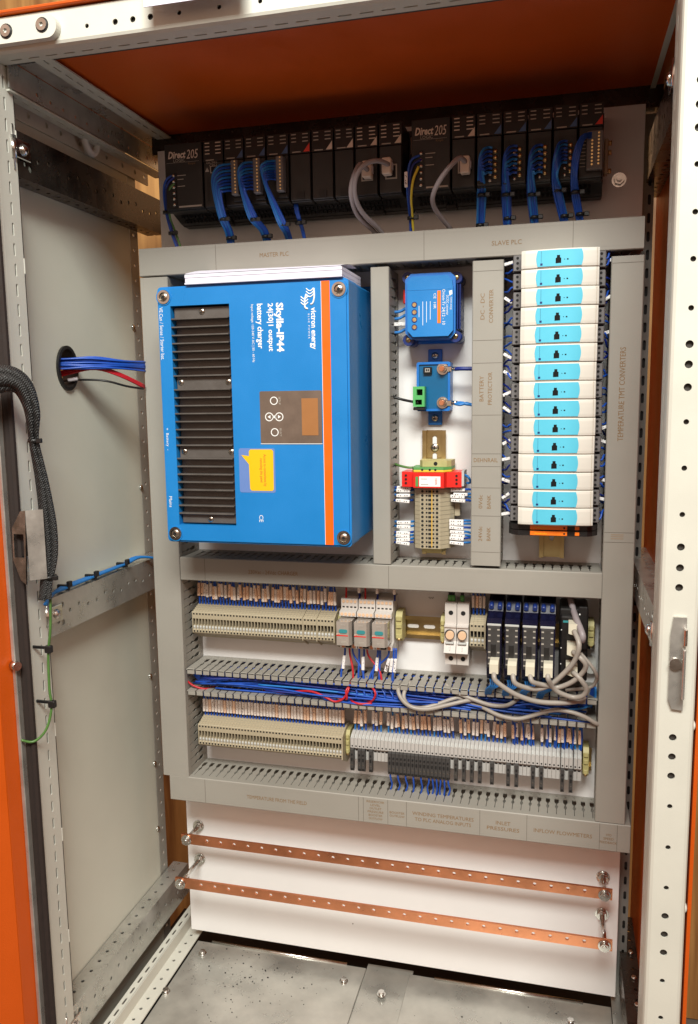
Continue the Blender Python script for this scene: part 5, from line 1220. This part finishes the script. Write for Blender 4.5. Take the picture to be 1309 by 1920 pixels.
KG = [([(.5590, .112, .5800), (.5585, .125, .5730), (.5632, .127, .5640), (.5894, .120, .5452), (.6195, .110, .5332), (.6516, .100, .5299), (.6737, .090, .5301), (.6870, .080, .5340)], 'lowest, from the leftmost isolator'),
      ([(.5858, .112, .5800), (.5856, .125, .5730), (.5894, .127, .5640), (.6054, .120, .5561), (.6233, .115, .5546), (.6410, .115, .5645), (.6601, .120, .5866), (.6713, .125, .6057), (.6754, .130, .6281), (.6686, .112, .6420)], 'from the second isolator to the upper coupler plug'),
      ([(.6098, .112, .5810), (.6098, .125, .5740), (.6133, .127, .5680), (.6232, .120, .5630), (.6351, .115, .5598), (.6490, .110, .5570), (.6684, .115, .5687), (.6825, .120, .5861), (.6849, .125, .5984), (.6770, .125, .6082), (.6680, .112, .6112)], 'from the third isolator to the middle coupler plug'),
      ([(.6345, .112, .5830), (.6340, .125, .5760), (.6365, .122, .5680), (.6411, .115, .5581), (.6512, .110, .5486), (.6692, .105, .5418), (.6827, .110, .5469), (.6872, .115, .5596), (.6779, .120, .5754), (.6680, .112, .5820)], 'from the rightmost isolator to the lower coupler plug')]
for pts, nm in KG: wire(pts, .0036, 'cable_grey', 'grey round cable looping %s' % nm, 'cable', 'grey cables between isolators and coupler', name='cable', n=10)
wire([(.6590, .030, .6900), (.6660, .060, .6657), (.6707, .090, .6559), (.6764, .112, .6471), (.6802, .122, .6378), (.6795, .118, .6300)], .0046, 'cable_mauve', 'mauve grey sleeve dropping onto the bus coupler', 'cable', name='cable', n=10)
wire([(.6780, .112, .6100), (.6931, .115, .5935), (.7000, .110, .5800), (.7010, .100, .5682), (.6930, .090, .5532), (.6593, .085, .5445)], .0026, 'cable_grey', 'thin grey cable looping right of the bus coupler', 'cable', name='cable', n=8)
# ================================================================== WIRES IN THE OPEN DUCT
for i in range(90):
    xa = random.uniform(.045, .12) if i < 34 else random.uniform(.05, .5); xb = random.uniform(.45, .70) if i < 34 else random.uniform(.55, .704)
    z0 = random.uniform(.4945, .5245); z1 = random.uniform(.4945, .5215); d0 = random.uniform(.014, .066)
    k = 7; pts = []
    for j in range(k):
        t = j/(k-1); pts.append((xa+(xb-xa)*t, max(.004, d0+.010*math.sin(t*3+i)+random.uniform(-.004, .004)), min(.5260, max(.4935, z0+(z1-z0)*t+.006*math.sin(t*4+i*1.7)))))
    loose(pts, .0016, random.choice(['wire_blue', 'wire_light_blue'] if i % 9 == 0 else ['wire_blue', 'wire_blue', 'wire_navy']))
for i in range(9):   # sweeping in from the left corner
    z0 = .527-.0035*i
    loose([(.0460, .050, .5260-.001*i), (.0650, .056, .5180-.0018*i), (.0950, .058, .5080-.001*i), (.1500, .055, .5010-.0006*i+.0006*i*i*.3), (.2200, .045, .4990+.0012*i), (.3100, .03, .4980+.002*i)], .0016, 'wire_blue')
for i in range(8):   # loops under the relays
    x0 = .330+.011*i; rr = .010+.0015*(i % 3)
    wire([(x0, .050, .5300), (x0+.003, .062, .5200), (x0+rr, .068, .5080), (x0+rr*.4, .066, .4960), (x0-.012, .060, .4955), (x0-.035, .045, .5000)], .0015, 'wire_blue', 'looping blue wire in the open duct below the relays', group='looping blue wires in the open duct')
for i in range(8):   # bundle turning up at the right end
    o = .0016*i
    wire([(.7020-.0006*i, .066-o, .5450), (.7022-.001*i, .066-o, .5290), (.6970-.002*i, .064-o, .5170-.001*i), (.6780, .062-o, .5085-.0008*i), (.6450, .055-o, .5020-.0006*i), (.600, .04-o*.5, .499)], .0016, 'wire_light_blue' if i < 2 else 'wire_blue', 'blue wire turning upward at the right end of the open duct', group='blue wires at the right end of the open duct')
wire([(.0378, .060, .5084), (.0556, .066, .4985), (.0765, .062, .4925), (.0879, .045, .4925)], .0017, 'wire_red', 'red wire entering the open duct at the far left')
wire([(.1767, .050, .4935), (.2153, .062, .4978), (.2513, .068, .5049), (.2721, .072, .5054), (.2924, .075, .4990), (.3065, .076, .4945), (.3207, .076, .5017), (.3278, .072, .5169), (.3216, .055, .5250)], .0018, 'wire_red', 'long red wire waving along the open duct')
wire([(.3290, .055, .5260), (.3270, .070, .5189), (.3240, .076, .5126), (.3255, .076, .5007), (.3150, .062, .4950), (.30, .055, .494)], .0018, 'wire_red', 'red wire looping down below the left relay'); wire([(.3499, .055, .5250), (.3667, .072, .5199), (.3720, .077, .5117), (.3647, .072, .4985), (.350, .06, .4945)], .0018, 'wire_red', 'red wire looping below the middle relay')
wire([(.3650, .072, .4950), (.350, .076, .4940), (.336, .074, .4950), (.326, .06, .4950)], .0018, 'wire_red', 'red wire lying on the lower lip of the open duct')
wire([(.4072, .055, .5280), (.4084, .077, .5198), (.4176, .083, .5069), (.4325, .083, .4979), (.4556, .083, .4973), (.4844, .079, .5046), (.5081, .074, .5106), (.5328, .060, .5123)], .0032, 'cable_grey', 'grey cable looping nearest the left in the open duct', 'cable', name='cable', n=9)
wire([(.4241, .055, .5290), (.4175, .073, .5187), (.4183, .079, .5086), (.4267, .080, .4989), (.4449, .080, .4970), (.4673, .074, .5021), (.4912, .068, .5108), (.5037, .064, .5116), (.5329, .060, .4987)], .0032, 'cable_grey', 'grey cable looping second in the open duct', 'cable', name='cable', n=9)
wire([(.4800, .058, .5300), (.4920, .066, .5230), (.5047, .068, .5190), (.5285, .072, .5130), (.5519, .076, .5090), (.5746, .074, .5100), (.5900, .060, .5160)], .0032, 'cable_grey', 'grey cable dipping out of the open duct in the middle', 'cable', name='cable', n=9)
wire([(.4850, .050, .5220), (.5165, .062, .5052), (.5363, .069, .5026), (.5619, .079, .4956), (.5885, .084, .4939), (.6087, .084, .4996), (.6306, .084, .5084), (.6486, .084, .5129), (.6703, .084, .5108), (.6883, .083, .5046), (.7048, .079, .4944), (.709, .07, .490)], .0032, 'cable_grey', 'long grey cable waving across the right half of the open duct', 'cable', name='cable', n=9)
TANGLE.build('wire_tangle', TM, None, 'mass of thin blue wires filling the open duct and beside the converters', 'wires', kind='stuff')
# bundle through the left side panel hole
for i in range(24):
    a = random.uniform(-.010, .010); b = random.uniform(-.008, .009)
    wire([(-.100, .180+a, 1.0294+b), (-.0750, .176+a, 1.0292+b), (-.0400, .158+a*.8, 1.0300+b+.002*math.sin(i)), (-.0100, .123+a, 1.0281+b*.8), (.0030, .070+a, 1.0270+b)], .0014, 'wire_blue' if i % 4 else 'wire_navy', 'blue wire coming through the round hole of the left panel', group='blue wires through the panel hole')
for i in range(3):
    wire([(-.100, .176, 1.0080+.003*i), (-.0700, .168, 1.0160+.003*i), (-.0400, .154, 1.0210+.0022*i), (-.0150, .127, 1.0105+.002*i), (.0030, .085, .9926+.002*i)], .0017, 'wire_red', 'red wire coming through the round hole of the left panel', group='red wires through the panel hole')
wire([(-.100, .160, 1.0042), (-.0600, .152, 1.0055), (-.0300, .143, 1.0033), (-.0100, .118, .9954), (.003, .09, .9915)], .0017, 'wire_black', 'black wire coming through the round hole of the left panel')
MB().tube([P(-.082, .164, 1.0050), P(-.068, .160, 1.0075)], .0030, 8).build('marker_sleeve', 'clear_plastic', None, 'clear marker sleeve on wires at the panel hole', 'marker')
for i in range(4):
    wire([(-.030+.001*i, .330, .700), (-.045, .295, .7010+.001*i), (-.0560+.003*i, .254, .7045), (-.0600+.004*i, .180, .7030+.0006*i), (-.0600+.004*i, .080, .7025+.001*i), (-.0550+.003*i, .038, .7080), (-.03, .005, .700), (.0, .0, .690)], .0022, 'wire_light_blue', 'light blue wire strapped along the middle left rail', group='light blue wires on the middle left rail')
for d_, nm in ((.250, 'front'), (.178, 'middle'), (.085, 'back')):
    MB().box(-.064, -.044, d_-.0025, d_+.0025, .7000, .7085, .001).box(-.047, -.041, d_-.004, d_+.004, .7050, .7140, .001).build('cable_tie', 'black_plastic', None, 'black cable tie on the middle left rail, %s one' % nm, 'cable tie', 'black cable ties')
# braided sleeve
SL = [(-.0600, .425, .9800), (-.0451, .410, .9940), (-.0295, .400, 1.0000), (-.0130, .390, 1.0005), (-.0030, .380, .9900), (-.0010, .370, .9600), (-.0084, .360, .9238), (-.0109, .345, .8716), (-.0100, .340, .8144), (-.0107, .340, .7714), (-.0139, .345, .7361), (-.0150, .350, .7130)]
sv = thing('cable_sleeve', (-.012, .345, .70), 'black braided cable sleeve bending down beside the left front post', 'cable sleeve')
HW = [.017, .017, .0165, .0160, .0145, .0100, .0056, .0090, .0115, .0102, .0088, .0088]
for k, dk in ((-1, .000), (0, .005), (1, .001)):
    pts = []; rs = []
    for i, (x, d, z) in enumerate(SL):
        o = k*.62*HW[i]; w = max(0, min(1, (i-2)/3)); wob = .0012*math.sin(i*2.1+k*2)
        pts.append(P(x+o*w+wob*w, d+dk, z+o*(1-w)*(1 if w < 1 else 0)+wob*(1-w))); rs.append(HW[i]*(.50 if k else .56))
    MB().tube(pts, rs, 10, 5).build('braided_sleeve', 'braid', sv)
tie(-.0084, .360, .9238, .0078, 'black cable tie on the middle of the braided sleeve'); tie(-.0125, .343, .7420, .0110, 'black cable tie at the lower end of the braided sleeve')
wire([(-.0103, .345, .7120), (-.0135, .345, .6702), (-.0190, .345, .6366), (-.0210, .345, .5877), (-.0194, .345, .5614), (-.0236, .350, .5364), (-.0311, .355, .5226), (-.0413, .362, .5161), (-.0520, .370, .5212)], .0018, 'wire_green', 'green and yellow earth wire hanging from the sleeve to the door', n=8)
for z, nm, xk in ((.643, 'upper', -.0190), (.566, 'lower', -.0190)):
    MB().box(-.0450, xk+.002, .340, .343, z-.002, z+.002, .0006).box(xk-.003, xk+.007, .343, .350, z-.005, z+.005, .001).build('cable_tie', 'black_plastic', None, 'black cable tie holding the earth wire, %s' % nm, 'cable tie', 'black cable ties')
# ================================================================== COPPER BARS
for nm, zc, d in (('upper', .2092, .050), ('lower', .1450, .080)):
    t = thing('busbar', (.375, 0, zc-.009), 'copper earth bar with a row of holes, %s of the two' % nm, 'busbar')
    m = MB(); hl = [circ(.0621-.0002+.02535*i, zc+.0015, .0029, 10) for i in range(26)]
    m.plate([(.0135, zc-.0087), (.7365, zc-.0087), (.7365, zc+.0087), (.0135, zc+.0087)], hl, 'd', d-.004, d); m.build('bar', 'copper', t)
    k = MB()
    for i in range(26): k.cyl(P(.0619+.02535*i, d-.0055, zc+.0015), P(.0619+.02535*i, d-.0042, zc+.0015), .0045, 8)
    k = None
    for x in (.0235, .7250):
        MB().cyl(P(x, 0, zc-.0012), P(x, .002, zc-.0012), .0105, 16).cyl(P(x, .002, zc-.0012), P(x, .009, zc-.0012), .0080, 6).build('foot_nut', 'bright_zinc', t)
        MB().cyl(P(x, .009, zc-.0012), P(x, d+.008, zc-.0012), .0040, 10).build('stud', 'bright_zinc', t)
        MB().cyl(P(x, d+.0002, zc-.0012), P(x, d+.0018, zc-.0012), .0095, 16).cyl(P(x, d+.0018, zc-.0012), P(x, d+.0068, zc-.0012), .0070, 6).build('front_nut', 'bright_zinc', t)
